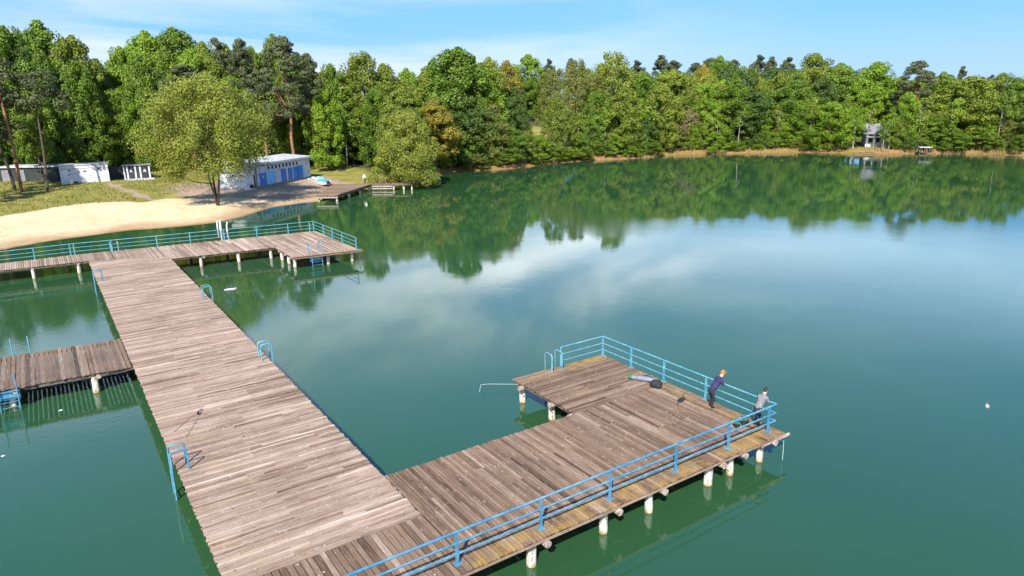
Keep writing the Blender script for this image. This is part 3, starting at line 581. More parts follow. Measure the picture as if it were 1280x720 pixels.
# house in the trees on the far right
gh = gz(172.5, 96.5); h0 = at(1079, 180, gh).xy; 
def house():
    c0 = at(1081, 182, gh).xy; c1 = at(1113, 182, gh).xy
    v0 = Vector((c0.x, c0.y)); v1 = Vector((c1.x, c1.y)); dv = (v1-v0).normalized(); nv = Vector((-dv.y, dv.x)); Lh = (v1-v0).length; o = Vector((v0.x, v0.y, gh))
    if nv.dot(v0) < 0: nv = -nv
    root = empty('house', 'white house with a grey roof showing between the trees on the right shore', 'house', o); root.scale = (1, 1, .72)
    dep = 6.; loc = lambda q, z: (q.x-o.x, q.y-o.y, z)
    mb = MB(); mb.prism([loc(q, 0)[:2] for q in (v0, v1, v1+nv*dep, v0+nv*dep)], -1.0, 4.2); 
    for q in (v1, ):
        mb.add([loc(q, 4.2), loc(q+nv*dep, 4.2), loc(q+nv*dep/2, 6.9), loc(q-dv*.2, 4.2), loc(q-dv*.2+nv*dep, 4.2), loc(q-dv*.2+nv*dep/2, 6.9)], [(0, 1, 2), (5, 4, 3), (0, 2, 5, 3), (1, 4, 5, 2)])
    mb.build('wall', white_wall, root)
    mb = MB(); e = .5; A1, B1 = v0-dv*e, v1+dv*.12; r0, r1 = v0-dv*e+nv*dep/2, v1+dv*.12+nv*dep/2; C1, D1 = v0-dv*e+nv*(dep+e), v1+dv*.12+nv*(dep+e); A0, B0 = A1-nv*e, B1-nv*e
    for z in (0,):
        mb.add([loc(A0, 3.9), loc(B0, 3.9), loc(r1, 7.05), loc(r0, 7.05), loc(A0, 3.7), loc(B0, 3.7), loc(r1, 6.85), loc(r0, 6.85)], [(0, 1, 2, 3), (7, 6, 5, 4), (0, 4, 5, 1), (1, 5, 6, 2), (0, 3, 7, 4)])
        mb.add([loc(C1, 3.9), loc(D1, 3.9), loc(r1, 7.05), loc(r0, 7.05), loc(C1, 3.7), loc(D1, 3.7), loc(r1, 6.85), loc(r0, 6.85)], [(3, 2, 1, 0), (4, 5, 6, 7), (1, 0, 4, 5), (2, 1, 5, 6), (0, 3, 7, 4)])
    mb.build('roof', roof_grey, root)
    for f in (.12, .4, .68):
        panel('window', root, v0, v1, f, f+.16, gh+1.0, gh+2.5, dark_hole, .03, .08, o)
        panel('window', root, v0, v1, f, f+.16, gh+2.9, gh+3.6, dark_hole, .03, .08, o)
    for f in (.02, .3, .6, .97):
        q = v0.lerp(v1, f)-nv*1.6; mb = MB(); mb.box((q.x-o.x, q.y-o.y, .95), (.15, .15, 3.9)); mb.build('porch_post', roof_pale, root)
    mb = MB(); mb.prism([loc(q, 0)[:2] for q in (v0-nv*1.8, v1-nv*1.8, v1-nv*.05, v0-nv*.05)], 2.72, 2.86); mb.build('porch_roof', roof_grey, root)
    q = v1.lerp(v0, .0)+dv*.05; 
    mb = MB(); cq = v1+nv*dep*.5; mb.box((cq.x-o.x+dv.x*.05, cq.y-o.y+dv.y*.05, 4.6), (.1, 1.2, 1.2), math.atan2(dv.y, dv.x)); mb.build('gable_window', dark_hole, root)
house()
def far_stage(px0, px1, py, label, z=.5, dep=2.2, dark=True):
    a = at(px0, py, z).xy; b = at(px1, py, z).xy; dv = (b-a).normalized(); nv = Vector((-dv.y, dv.x)); nv = nv if nv.dot(a) > 0 else -nv
    o = Vector((a.x, a.y, 0)); root = empty('landing_stage', label, 'landing stage', o)
    d = Deck(); n_ = int((b-a).length/.2)
    for i in range(n_): q = a.lerp(b, (i+.5)/n_); d.plank(q-o.xy, q+nv*dep-o.xy, .18, z)
    d.build('deck', wood_dark, root)
    for f in (.03, .5, .97): q = a.lerp(b, f)+nv*.1-o.xy; mb = MB(); mb.tube([(q.x, q.y, -1), (q.x, q.y, z-.05)], .1, 8); mb.build('pile', wood_beam, root)
    return root, a, b, nv, o
far_stage(1067, 1094, 191.2, 'low dark landing stage at the waterline below the white house')
root, a, b, nv, o = far_stage(1149, 1165, 191, 'small dark bathing stage with a pale bench top on the right shore', .45)
for f in (.1, .5, .9):
    for k in (.2, 1.8): q = a.lerp(b, f)+nv*k-o.xy; mb = MB(); mb.box((q.x, q.y, 1.0), (.16, .16, 1.1)); mb.build('post', dark_timber, root)
mb = MB(); q = a.lerp(b, .5)+nv-o.xy; mb.box((q.x, q.y, 1.62), ((b-a).length, 2.0, .14), math.atan2((b-a).y, (b-a).x)); mb.build('canopy', roof_pale, root)
# small pale cabin behind the bank
gq = gz(*at(975, 175, 2.5).xy); cpos = at(974, 176, gq).xy; cr_ = math.atan2(cpos.y, cpos.x)-PI/2
cab = empty('garden_cabin', 'tiny pale grey cabin under the trees above the tan bank', 'cabin', (cpos.x, cpos.y, gq), cr_)
mb = MB(); mb.box((0, 1, 1.1), (3.2, 2.2, 2.4)); mb.build('wall', white_wall, cab)
mb = MB(); mb.add([(-1.8, -.3, 2.25), (1.8, -.3, 2.25), (1.8, 2.4, 2.75), (-1.8, 2.4, 2.75), (-1.8, -.3, 2.4), (1.8, -.3, 2.4), (1.8, 2.4, 2.9), (-1.8, 2.4, 2.9)], [(0,3,2,1),(4,5,6,7),(0,1,5,4),(1,2,6,5),(2,3,7,6),(3,0,4,7)]); mb.build('roof', roof_grey, cab)
mb = MB(); mb.box((.6, -.12, 1.1), (.8, .05, 1.9)); mb.build('door', dark_hole, cab)

# ------------------------------------------------------------------ trees
def leaf_mat(name, a, b, rough=.6, trans=.26):
    m, t, p = new_mat(name); p.inputs['Roughness'].default_value = rough; p.inputs['Specular IOR Level'].default_value = .25
    tint = attr(t, 'tint'); s = nd(t, 'ShaderNodeSeparateColor'); t.links.new(tint.outputs['Color'], s.inputs[0])
    oi = nd(t, 'ShaderNodeObjectInfo')
    f = math_n(t, 'ADD', math_n(t, 'MULTIPLY', s.outputs[0], .75), math_n(t, 'MULTIPLY', oi.outputs['Random'], .25))
    c = ramp(t, f, [(.1, a), (.9, b)])
    c2 = mixcol(t, 1.0, c, mixcol(t, s.outputs[1], (.76, .76, .76), (1.24, 1.24, 1.24)), 'MULTIPLY')
    t.links.new(c2, p.inputs['Base Color'])
    tr = nd(t, 'ShaderNodeBsdfTranslucent'); t.links.new(c2, tr.inputs[0]); mx = nd(t, 'ShaderNodeMixShader'); mx.inputs[0].default_value = trans
    t.links.new(p.outputs[0], mx.inputs[1]); t.links.new(tr.outputs[0], mx.inputs[2]); t.links.new(mx.outputs[0], t.nodes['Material Output'].inputs[0])
    return m
LEAF = dict(
    bright=leaf_mat('leaf_bright', (.125, .225, .016), (.225, .320, .026)),
    mid=leaf_mat('leaf_mid', (.095, .170, .018), (.165, .240, .026)),
    oak=leaf_mat('leaf_oak', (.086, .152, .016), (.155, .232, .022)),
    dark=leaf_mat('leaf_dark', (.062, .112, .022), (.108, .165, .030)),
    olive=leaf_mat('leaf_olive', (.120, .168, .020), (.200, .242, .032)),
    yellow=leaf_mat('leaf_yellow', (.150, .200, .020), (.245, .285, .040)),
    willow=leaf_mat('leaf_willow', (.155, .185, .022), (.255, .278, .044)),
    brown=leaf_mat('leaf_brown', (.125, .150, .026), (.200, .205, .046)),
    orange=leaf_mat('leaf_orange', (.185, .165, .020), (.285, .225, .034)),
    pine=leaf_mat('leaf_pine', (.046, .066, .024), (.100, .112, .044), trans=.15),
    dead=leaf_mat('leaf_dead', (.15, .10, .06), (.25, .17, .10)))

def leaves(blobs, per, size, rg, flat=1.0, shell=.6):
    Ps = []; Ts = []; Ns = []
    for (c, r) in blobs:
        n = int(per*max(.35, (r[0]*r[2]))) if per < 60 else per
        dv = rg.normal(size=(n, 3)); dv /= np.linalg.norm(dv, axis=1)[:, None]
        rad = shell+(1.06-shell)*rg.random(n)**.7
        Ps.append(np.array(c)+dv*np.array(r)*rad[:, None]); Ns.append(dv)
        bt = rg.random(); Ts.append(np.c_[np.clip(bt*.6+rg.random(n)*.4, 0, 1), np.clip(rg.random()*.45+rg.random(n)*.55, 0, 1)])
    P_ = np.concatenate(Ps); D_ = np.concatenate(Ns); T_ = np.concatenate(Ts); n = len(P_)
    nr = D_*1.0+rg.normal(size=(n, 3))*.42+np.array([0, 0, .25]); nr[:, 2] *= flat if flat > 1 else 1; nr /= np.linalg.norm(nr, axis=1)[:, None]
    a = np.cross(nr, rg.normal(size=(n, 3))); a /= np.linalg.norm(a, axis=1)[:, None]; b = np.cross(nr, a)
    s = size*(.65+.7*rg.random(n))[:, None]
    V = np.stack([P_-a*s*.55, P_-b*s*.34+nr*s*.05, P_+a*s*.55, P_+b*s*.34+nr*s*.05], 1).reshape(-1, 3)
    return V, T_
def mesh_leaves(name, V, T_, mat):
    n = len(V)//4; me = bpy.data.meshes.new(name); me.vertices.add(4*n); me.vertices.foreach_set('co', V.ravel().astype(np.float32))
    me.loops.add(4*n); me.loops.foreach_set('vertex_index', np.arange(4*n, dtype=np.int32)); me.polygons.add(n); me.polygons.foreach_set('loop_start', np.arange(0, 4*n, 4, dtype=np.int32))
    me.update(calc_edges=True)
    ca = me.color_attributes.new('tint', 'FLOAT_COLOR', 'POINT'); T4 = np.repeat(np.c_[T_, np.zeros((n, 1)), np.ones((n, 1))], 4, 0); ca.data.foreach_set('color', T4.ravel())
    me.materials.append(mat); return me
def trunk_mesh(name, rg, h, r, limbs, mat, wob=.25, clear=.25, n=8, forks=1):
    mb = MB()
    for k in range(forks):
        a0 = rg.random()*6.28; sp_ = 0 if forks == 1 else .14*h
        pts = [(math.cos(a0)*sp_*f*1.1+rg.normal()*wob*f*(forks == 1), math.sin(a0)*sp_*f*1.1+rg.normal()*wob*f*(forks == 1), f*h*.86-(.4 if i == 0 else 0)) for i, f in enumerate((0, .12, .3, .5, .75, 1))]
        rr = r*(1 if forks == 1 else .62); mb.tube(pts, [rr*1.35, rr, rr*.85, rr*.65, rr*.4, rr*.12], n)
    for (c, lr) in limbs:
        z0 = max(clear*h, c[2]*.62); b = Vector((0, 0, z0)); e = Vector(c); mid = b.lerp(e, .5)+Vector((0, 0, -.03*h)); mb.tube([b, mid, e], [r*.34, r*.22, r*.06], 5, cap=False)
    o = mb.build(name, mat); me = o.data; bpy.data.objects.remove(o); return me
PROTO = {}
def blob_set(rg, n, prof, h, w, z0, z1, br, squash=.8, inner=.25):
    """clumps over a crown whose half-width at relative height s is prof(s)*w"""
    out_ = []; ph = rg.random()*6.28
    for i in range(n):
        s = rg.random(); ang = rg.random()*6.28; R_ = prof(s)*w*(1+.16*math.sin(3*ang+ph+5*s)+.10*math.sin(5*ang-2*ph+9*s))
        q = (1-inner*rg.random())*max(0, 1-.55*br/max(R_, .05)*.6) if rg.random() > .18 else rg.random()*.55
        r_ = br*rg.uniform(.55, 1.4)*(.55+.45*min(1, R_/w+.25))
        out_.append(((math.cos(ang)*R_*q, math.sin(ang)*R_*q, z0+(z1-z0)*s), (r_, r_, r_*squash)))
    return out_
SPEC = {  # name: blobs, profile, crown base, clump radius, leaves per clump, leaf size, trunk   (unit: tree 20 m tall, half-width 5 m)
 'round': dict(n=115, prof=lambda s: math.sqrt(max(0, 1-(2*s*.92-.78)**2)), z0=4.5, z1=18.9, br=1.2, per=165, leaf=.36, bark=bark),
 'edge':  dict(n=135, prof=lambda s: (.8+.25*math.sin(PI*s))*math.sqrt(max(0, 1-max(0, s-.45)**2*3.0)), z0=1.2, z1=19.0, br=1.1, per=160, leaf=.34, bark=bark_dark),
 'airy':  dict(n=110, prof=lambda s: .35+.65*math.sin(PI*min(1, s*.9+.12))**.8, z0=3.5, z1=19.2, br=.95, per=120, leaf=.31, bark=bark_birch),
 'bush':  dict(n=80, prof=lambda s: math.sqrt(max(0, 1-(s*.97)**2)), z0=2.0, z1=18.2, br=1.3, per=165, leaf=.35, bark=bark_dark),
 'pine':  dict(n=62, prof=lambda s: (.62+.45*math.sin(PI*(s*.8+.2)))*math.sqrt(max(0, 1-s*s*.9)), z0=8.2, z1=19.2, br=1.3, per=210, leaf=.33, bark=bark_pine),
}
def make_proto(kind, seed, mult=1, leafk=1.):
    sp = SPEC[kind]; rg = np.random.default_rng(seed)
    bl = blob_set(rg, sp['n']*mult, sp['prof'], 20, 5, sp['z0'], sp['z1'], sp['br']/(mult**.33), .42 if kind == 'pine' else (1.15 if kind in ('edge', 'airy') else .95))
    V, T_ = leaves(bl, sp['per'], sp['leaf']*leafk, rg)
    cm = mesh_leaves('crown', V, T_, LEAF['mid'])
    lim = [bl[i] for i in rg.choice(len(bl), 9, replace=False)]
    return trunk_mesh('trunk', rg, 20, .34 if kind != 'bush' else .3, lim, sp['bark'], clear=.45 if kind == 'pine' else .2), cm
for k_ in SPEC: PROTO[k_] = [make_proto(k_, 100+i*7+len(k_)) for i in range(3)]
TREES = 0
def tree(x, y, ztop, halfw, shape, colour, label, group=None, rz=None, bark_m=None, name=None, cat='tree'):
    global TREES; TREES += 1
    g_ = gz(x, y); h = max(1.2, ztop-g_); tm, cm = PROTO[shape][random.randrange(3)]
    nm = name or {'pine': 'pine_tree', 'bush': 'shrub'}.get(shape, 'deciduous_tree')
    root = empty(nm, label, cat, (x, y, g_), random.uniform(0, 6.28) if rz is None else rz, group); root.scale = (halfw/5., halfw/5.*random.uniform(.92, 1.08), h/19.6)
    for n_, m_ in (('trunk', tm), ('crown', cm)):
        o = bpy.data.objects.new(n_, m_); COL.objects.link(o); o.parent = root
        if n_ == 'crown': o.material_slots[0].link = 'OBJECT'; o.material_slots[0].material = LEAF[colour]
        elif bark_m: o.material_slots[0].link = 'OBJECT'; o.material_slots[0].material = bark_m
    return root
def spot(px, ytop, R):
    d_ = ray(px, ytop); k = R/math.hypot(d_.x, d_.y); return d_.x*k, d_.y*k, CAMZ+d_.z*k, k
def tree_px(px, ytop, hw, R, shape, colour, label, **kw):
    x, y, zt_, k = spot(px, ytop, R); return tree(x, y, zt_, hw/F*k, shape, colour, label, **kw)
def shore_R(px):
    d_ = ray(px, 130); u = np.array([d_.x, d_.y])/math.hypot(d_.x, d_.y); Rs = np.arange(60, 330, 1.); s = sdist(Rs[:, None]*u); i = np.argmax(s > 0); return float(Rs[i])

TL = [
 # left wood behind the huts
 (2, 30, 42, 160, 'round', 'oak', 'tall green tree cut by the picture edge, behind the dark timber shed'),
 (45, 26, 40, 168, 'round', 'oak', 'tallest green tree above the dark timber shed, with a full rounded head'),
 (88, 42, 32, 164, 'round', 'olive', 'olive green tree rising straight above the white container hut'),
 (108, 128, 34, 158, 'edge', 'oak', 'young green tree standing close behind the white container roof'),
 (70, 110, 26, 157, 'edge', 'dark', 'shady dark tree in front of the tall trees, left of the container'),
 (118, 74, 24, 172, 'round', 'mid', 'lower tree below the notch of sky left of the twin bright crowns'),
 (30, 105, 24, 150, 'round', 'mid', 'dark leaved tree with a forked trunk between the leaning pine stems'),
 (148, 56, 28, 172, 'round', 'bright', 'bright yellow green tree right of the sky notch behind the charcoal cabin'),
 (180, 37, 34, 182, 'round', 'bright', 'large bright green crown high behind the left side of the willow'),
 (214, 32, 40, 178, 'round', 'oak', 'broad domed oak at the skyline right above the olive willow'),
 (163, 125, 26, 160, 'edge', 'bright', 'small bright green tree close behind the charcoal cabin'),
 (252, 50, 26, 176, 'round', 'olive', 'olive crown between the domed oak and the row of dark pines'),
 (228, 80, 42, 152, 'pine', 'pine', 'wide dark pine just behind the top of the willow'),
 (270, 46, 24, 168, 'pine', 'pine', 'slim dark pine left of the twin pine tops behind the willow'),
 (298, 43, 22, 158, 'pine', 'pine', 'pointed dark pine above the right shoulder of the willow'),
 (352, 44, 36, 140, 'pine', 'pine', 'biggest dark pine, behind the roof of the blue doored hut'),
 (340, 41, 22, 176, 'round', 'mid', 'green crown peeping over the biggest dark pine'),
 (382, 62, 22, 150, 'pine', 'pine', 'dark pine at the right flank of the biggest pine'),
 (322, 85, 30, 148, 'pine', 'pine', 'low dark pine between the willow and the biggest pine'),
 # centre left: between hut and landing stage
 (403, 112, 22, 142, 'edge', 'bright', 'bright lime green tree right of the blue doored hut'),
 (412, 78, 26, 152, 'round', 'mid', 'mid green tree above the lime green tree by the hut'),
 (450, 67, 36, 154, 'airy', 'olive', 'airy olive tree with bare twigs on top, left of the orange tree'),
 (436, 125, 26, 150, 'edge', 'mid', 'green tree with pale stems behind the beached cyan boat'),
 (478, 78, 26, 160, 'round', 'olive', 'olive tree at the skyline left of the small sky notch'),
 (468, 110, 24, 146, 'edge', 'oak', 'dense green tree between the airy olive tree and the shrub willow'),
 (507, 84, 18, 172, 'round', 'bright', 'small bright crown in the skyline dip left of the great dark oak'),
 (512, 105, 22, 160, 'round', 'mid', 'fresh green tree below the skyline dip beside the orange tree'),
 (540, 128, 32, 136, 'round', 'orange', 'orange tinged tree close behind the rounded shrub willow'),
 (572, 57, 44, 152, 'round', 'oak', 'great dark oak with the highest dome over the lake centre'),
 (540, 76, 28, 156, 'round', 'oak', 'left shoulder crown beside the great dark oak'),
 (610, 70, 26, 158, 'round', 'olive', 'olive crown on the right shoulder of the great dark oak'),
 (585, 122, 32, 147, 'edge', 'dark', 'dark waterside tree under the great dark oak'),
 (634, 74, 20, 166, 'round', 'orange', 'amber tree at the skyline right of the great dark oak'),
 (608, 128, 24, 149, 'edge', 'brown', 'brownish waterside tree below the amber crown'),
 (660, 68, 24, 232, 'round', 'bright', 'isolated bright round tree above the straw meadow gap'),
 (644, 92, 20, 226, 'edge', 'mid', 'green tree behind the left end of the straw meadow'),
 (664, 96, 18, 222, 'edge', 'oak', 'low green tree behind the middle of the straw meadow'),
 (683, 90, 20, 226, 'edge', 'olive', 'olive tree behind the right end of the straw meadow'),
 (640, 158, 22, 149, 'bush', 'mid', 'low green waterside bush below the straw meadow gap'),
 (672, 168, 18, 153, 'bush', 'bright', 'bright bush at the foot of the straw meadow gap'),
 # centre right
 (692, 84, 22, 172, 'airy', 'brown', 'thin brownish tree right of the straw meadow gap'),
 (697, 122, 20, 159, 'edge', 'olive', 'olive waterside tree bordering the meadow gap on the right'),
 (722, 76, 26, 186, 'airy', 'brown', 'russet brown tree on the skyline left of the pale yellow crown'),
 (742, 92, 26, 176, 'airy', 'brown', 'brown green birch in front of the pale yellow crown'),
 (766, 67, 32, 182, 'airy', 'yellow', 'pale yellow green spreading crown left of the skyline pines'),
 (735, 150, 22, 165, 'airy', 'mid', 'green waterside birch with several white stems'),
 (768, 128, 28, 172, 'edge', 'olive', 'olive waterside tree right of the white stemmed birch'),
 (806, 92, 26, 182, 'edge', 'oak', 'deep green tree left of the bleached fallen tree'),
 (800, 145, 20, 174, 'edge', 'dark', 'drooping dark green tree just left of the fallen tree'),
 (842, 86, 28, 196, 'round', 'yellow', 'yellow green tree above the bleached fallen tree'),
 (880, 80, 16, 208, 'round', 'orange', 'small golden crown below the skyline pines'),
 (900, 70, 22, 222, 'round', 'oak', 'rounded green crown at the skyline left of the bare white tree'),
 (866, 118, 22, 188, 'edge', 'mid', 'mid green tree behind the leaning white birch stems'),
 (905, 106, 20, 192, 'airy', 'yellow', 'thin yellowish tree right of the leaning birch stems'),
 (942, 116, 34, 192, 'edge', 'dark', 'wide blue green tree below the bare white tree'),
 (978, 92, 26, 200, 'edge', 'olive', 'olive tree right of the bare white tree'),
 (978, 140, 24, 191, 'edge', 'bright', 'light green tree over the tiny pale cabin'),
 (1020, 65, 30, 210, 'round', 'olive', 'tall olive crown at the highest point of the right skyline'),
 (1008, 112, 26, 196, 'edge', 'mid', 'green tree in front of the tall olive crown'),
 # right shore
 (1052, 78, 28, 206, 'round', 'mid', 'even green crown right of the tall olive crown'),
 (1040, 128, 27, 188, 'edge', 'bright', 'bright green tree hanging over the water left of the white house'),
 (1098, 76, 32, 208, 'round', 'bright', 'bright domed crown high above the white house'),
 (1090, 108, 22, 204, 'round', 'bright', 'lime green tree directly above the white house roof'),
 (1150, 75, 24, 196, 'pine', 'pine', 'layered dark pine standing out on the right skyline'),
 (1136, 116, 18, 190, 'edge', 'bright', 'fresh green tree right beside the white house'),
 (1142, 140, 20, 191, 'edge', 'mid', 'low green tree under the layered dark pine'),
 (1180, 90, 22, 200, 'round', 'mid', 'green crown right of the layered dark pine'),
 (1172, 140, 22, 191, 'edge', 'oak', 'waterside tree behind the small bathing stage'),
 (1205, 82, 9, 222, 'pine', 'pine', 'thin spiky pine tip over the broad yellow green tree'),
 (1216, 94, 34, 196, 'edge', 'yellow', 'broad yellow green tree filling the right shore'),
 (1255, 90, 26, 206, 'round', 'olive', 'olive crown near the right edge of the wood'),
 (1278, 97, 26, 196, 'edge', 'mid', 'rightmost waterside tree cut by the picture edge'),
 (1232, 152, 22, 188, 'bush', 'bright', 'low bright shrub at the waterline below the broad yellow green tree'),
 (1195, 160, 18, 189, 'bush', 'oak', 'dense green shrub beside the reeds on the right shore'),
 (1071, 138, 13, 189, 'airy', 'bright', 'slim fresh green tree veiling the left end of the white house'),
 (1116, 142, 13, 188, 'airy', 'bright', 'slim fresh green tree veiling the right end of the white house'),
]
for (px, yt, hw, R, sh_, colr, lab) in TL:
    tree_px(px, yt, hw, max(R, shore_R(px)+2.5), sh_, colr, lab)
for i, (px, yt, hw) in enumerate([(686, 69, 8), (714, 68, 9), (796, 71, 10), (826, 64, 11), (842, 69, 11), (870, 72, 13), (890, 66, 14), (918, 68, 12), (950, 64, 12), (966, 66, 11), (986, 67, 12), (1188, 87, 9), (1228, 90, 10), (1240, 89, 9)]):
    tree_px(px, yt+4, hw*random.uniform(.9, 1.5), 252 if px < 1100 else 226, 'pine', 'pine', 'dark pine top standing above the wood on the far skyline', group='skyline pines')
# fill rows of the closed wood
envx = [-60, 0, 45, 90, 120, 150, 180, 215, 250, 300, 345, 385, 410, 450, 485, 503, 520, 570, 612, 634, 655, 690, 766, 800, 870, 1020, 1050, 1100, 1150, 1190, 1250, 1340]
envy = [35, 30, 27, 45, 74, 56, 38, 33, 50, 48, 45, 68, 80, 68, 80, 88, 80, 58, 70, 75, 74, 77, 70, 78, 76, 70, 80, 78, 84, 91, 92, 98]
AREAS = [(380, 'green tree of the closed wood behind the beach huts', 'trees behind the beach huts'), (655, 'green tree of the closed wood behind the landing stage and the great oak', 'trees behind the landing stage'), (1000, 'green tree of the closed wood on the far bank above the fallen tree', 'trees on the far bank'), (9999, 'green tree of the closed wood round the white house on the right shore', 'trees on the right shore')]
for off, step, dy in ((9, 23, 34), (20, 25, 18), (34, 27, 9)):
    px = -70+off
    while px < 1360:
        R = (shore_R(px) if px > 475 else 150)+off+random.uniform(-3, 3); q = px+random.uniform(-6, 6)
        x, y, _, k = spot(q, 100, R)
        if float(field_mask(np.array([x]), np.array([y]))[0]) < .2 and not (1052 < px < 1142 and off < 12) and not (640 < q < 684 and off < 30):
            lab = next(a for a in AREAS if px < a[0]); yt = float(np.interp(q, envx, envy))+dy*random.uniform(.45, 1.5)+4
            if 640 < px < 690: yt = max(yt, 84)
            tree_px(q, yt, random.uniform(20, 30), R, random.choice(['round', 'round', 'edge', 'airy']) if off > 10 else 'edge', random.choice(['mid', 'oak', 'olive', 'mid', 'bright', 'dark', 'yellow'] if px > 640 else ['mid', 'oak', 'olive', 'mid', 'bright', 'dark']), lab[1], group=lab[2])
        px += step*random.uniform(.85, 1.15)
# waterside shrubs along the far bank
px = 560
while px < 1300:
    R = shore_R(px)+(random.uniform(.2, 2.5) if px < 820 else random.uniform(.6, 4.5))
    if not (1060 < px < 1118 or 1145 < px < 1168):
        x, y, _, k = spot(px, 190, R); tree(x, y, gz(x, y)+random.choice((1.6, 2.4, 3.5, 5, 7))*random.uniform(.8, 1.2), random.uniform(1.2, 2.9), 'bush', random.choice(['mid', 'oak', 'olive', 'dark', 'brown', 'bright']), 'low green shrub growing along the far waterline', group='shrubs along the far waterline', cat='shrub')
    px += random.uniform(6, 13) if px < 820 else random.uniform(7, 16)
# the olive willow on the beach and the shrub willow by the landing stage
def hero(px, py, ytop, hw, z, kind, seed, colr, label, forks, mult=3, leafk=.62, nm='willow_tree'):
    gpos = at(px, py, z).xy; x, y = gpos; g_ = gz(x, y); R = math.hypot(x, y); ztop = spot(px, ytop, R)[2]; k = spot(px, ytop, R)[3]; h = ztop-g_; w = hw/F*k
    rg = np.random.default_rng(seed)
    prof = (lambda s: .62+.42*math.sin(PI*min(1, s*1.02+.02))**.9 if s < .6 else 1.03*math.sqrt(max(0, 1-((s-.45)/.56)**2))) if kind == 'willow' else SPEC['bush']['prof']
    bl = blob_set(rg, 150, prof, h, w*.93, h*.27 if kind == 'willow' else h*.1, h*.93, w*.19, .95, .35)
    V, T_ = leaves(bl, 400, .215, rg)
    root = empty(nm, label, 'tree', (x, y, g_))
    tm = trunk_mesh('trunk', rg, h*.8, .24, [bl[i] for i in rg.choice(len(bl), 14)], bark_dark, forks=forks, clear=.12)
    for n_, m_ in (('trunk', tm), ('crown', mesh_leaves('crown', V, T_, LEAF[colr]))):
        o = bpy.data.objects.new(n_, m_); COL.objects.link(o); o.parent = root
    return root
hero(272, 253, 91, 84, 1.0, 'willow', 5, 'willow', 'big olive yellow willow with several dark stems on the sandy beach', 5)
hero(511, 228, 134, 46, .8, 'bush', 9, 'willow', 'rounded olive willow shrub at the water beside the walkway end', 4)
# leaning pine stems at the left edge
def stem(px0, py0, px1, py1, r, mat, label, z=1.6, crown=True):
    b = at(px0, py0, z).xy; g_ = gz(*b); R = math.hypot(*b); x, y, zt_, k = spot(px1, py1, R+2); root = empty('pine_tree', label, 'tree', (b.x, b.y, g_))
    mb = MB(); top = Vector((x-b.x, y-b.y, zt_-g_)); mb.tube([(0, 0, -.3), top*.33+Vector((.12, 0, 0)), top*.66+Vector((-.1, .1, 0)), top], [r*1.2, r, r*.8, r*.5], 8); mb.build('trunk', mat, root)
    rg = np.random.default_rng(int(px0)); bl = [((top.x*f+rg.normal()*1.6, top.y*f+rg.normal()*1.6, top.z*f), (1.5, 1.5, .7)) for f in np.linspace(.72, 1.02, 12)]
    V, T_ = leaves(bl, 130, .42, rg); o = bpy.data.objects.new('crown', mesh_leaves('crown', V, T_, LEAF['pine'])); COL.objects.link(o); o.parent = root
stem(27, 239, -6, 82, .22, bark_pine, 'slender reddish pine stem in front of the dark shed, leaning to the left')
stem(59, 238, 42, 95, .16, bark, 'thin grey stem before the dark shed, nearest to the white container')
stem(19, 237, -12, 150, .22, bark_dark, 'dark leaning stem at the far left corner of the shed')
# pines just outside the left edge, whose shade lies on the grass
for (x, y, zt_) in ((-9, 128, 22), (-14, 118, 20), (-6, 137, 24)): tree(x, y, zt_, 3.6, 'pine', 'pine', 'tall pine on the grass left of the timber shed, mostly outside the picture', group='pines left of the shed')

# dead trees and pale stems
def dead_tree(name, label, base, tip, r, nb, seed, foliage=None, mat=None):
    rg = np.random.default_rng(seed); b = Vector(base); tp = Vector(tip)-b; root = empty(name, label, 'tree', b); mb = MB(); mb.tube([(0, 0, -.3), tp*.4+Vector((0, 0, .2)), tp*.75, tp], [r, r*.8, r*.5, r*.15], 8)
    mb.build('trunk', mat or deadwood, root); mb = MB(); ln = tp.length; ends = []
    for i in range(nb):
        f = rg.uniform(.3, .95); s0 = tp*f; e_ = s0+tp.normalized()*ln*.24*rg.uniform(.4, 1)+Vector(rg.normal(size=3).tolist())*ln*.085; mb.tube([s0, s0.lerp(e_, .5)+Vector((0, 0, .2)), e_], [r*.4, r*.25, r*.06], 5, cap=False); ends.append(e_)
    mb.build('branches', mat or deadwood, root)
    if foliage:
        V, T_ = leaves([(tuple(e_), (1.6, 1.6, 1.2)) for e_ in ends], 60, .34, rg); o = bpy.data.objects.new('dead_foliage', mesh_leaves('dead_foliage', V, T_, LEAF[foliage])); COL.objects.link(o); o.parent = root
def p3(px, py, R): x, y, z_, k = spot(px, py, R); return (x, y, z_)
def base3(px, R): x, y, z_, k = spot(px, 180, R); return (x, y, gz(x, y))
dead_tree('fallen_tree', 'bleached fallen tree with brown dead twigs leaning over the far bank', base3(815, shore_R(815)+7), p3(865, 145, shore_R(860)+2), .20, 18, 3, 'dead')
dead_tree('dead_tree', 'bare white barked dead tree standing high in the wood', base3(932, 215), p3(940, 86, 215), .24, 14, 4)
dead_tree('birch_tree', 'leaning white birch stem on the far bank, left one of a crossing pair', base3(880, shore_R(880)+5), p3(893, 130, shore_R(880)+7), .17, 6, 5, mat=bark_birch)
dead_tree('birch_tree', 'straight white birch stem on the far bank, right one of a crossing pair', base3(884, shore_R(884)+6), p3(885, 120, shore_R(884)+7), .14, 6, 6, mat=bark_birch)
dead_tree('birch_tree', 'pale slanting stem on the reddish bank right of the white house', base3(1125, shore_R(1125)+4), p3(1133, 150, shore_R(1125)+5), .2, 4, 8, mat=bark_birch)
for px in (1078, 1084, 1090, 1104): dead_tree('birch_tree', 'thin pale trunk in front of the white house', base3(px, shore_R(px)+6), p3(px+random.uniform(-3, 4), 140, shore_R(px)+7), .13, 5, px, mat=bark_birch) if False else None
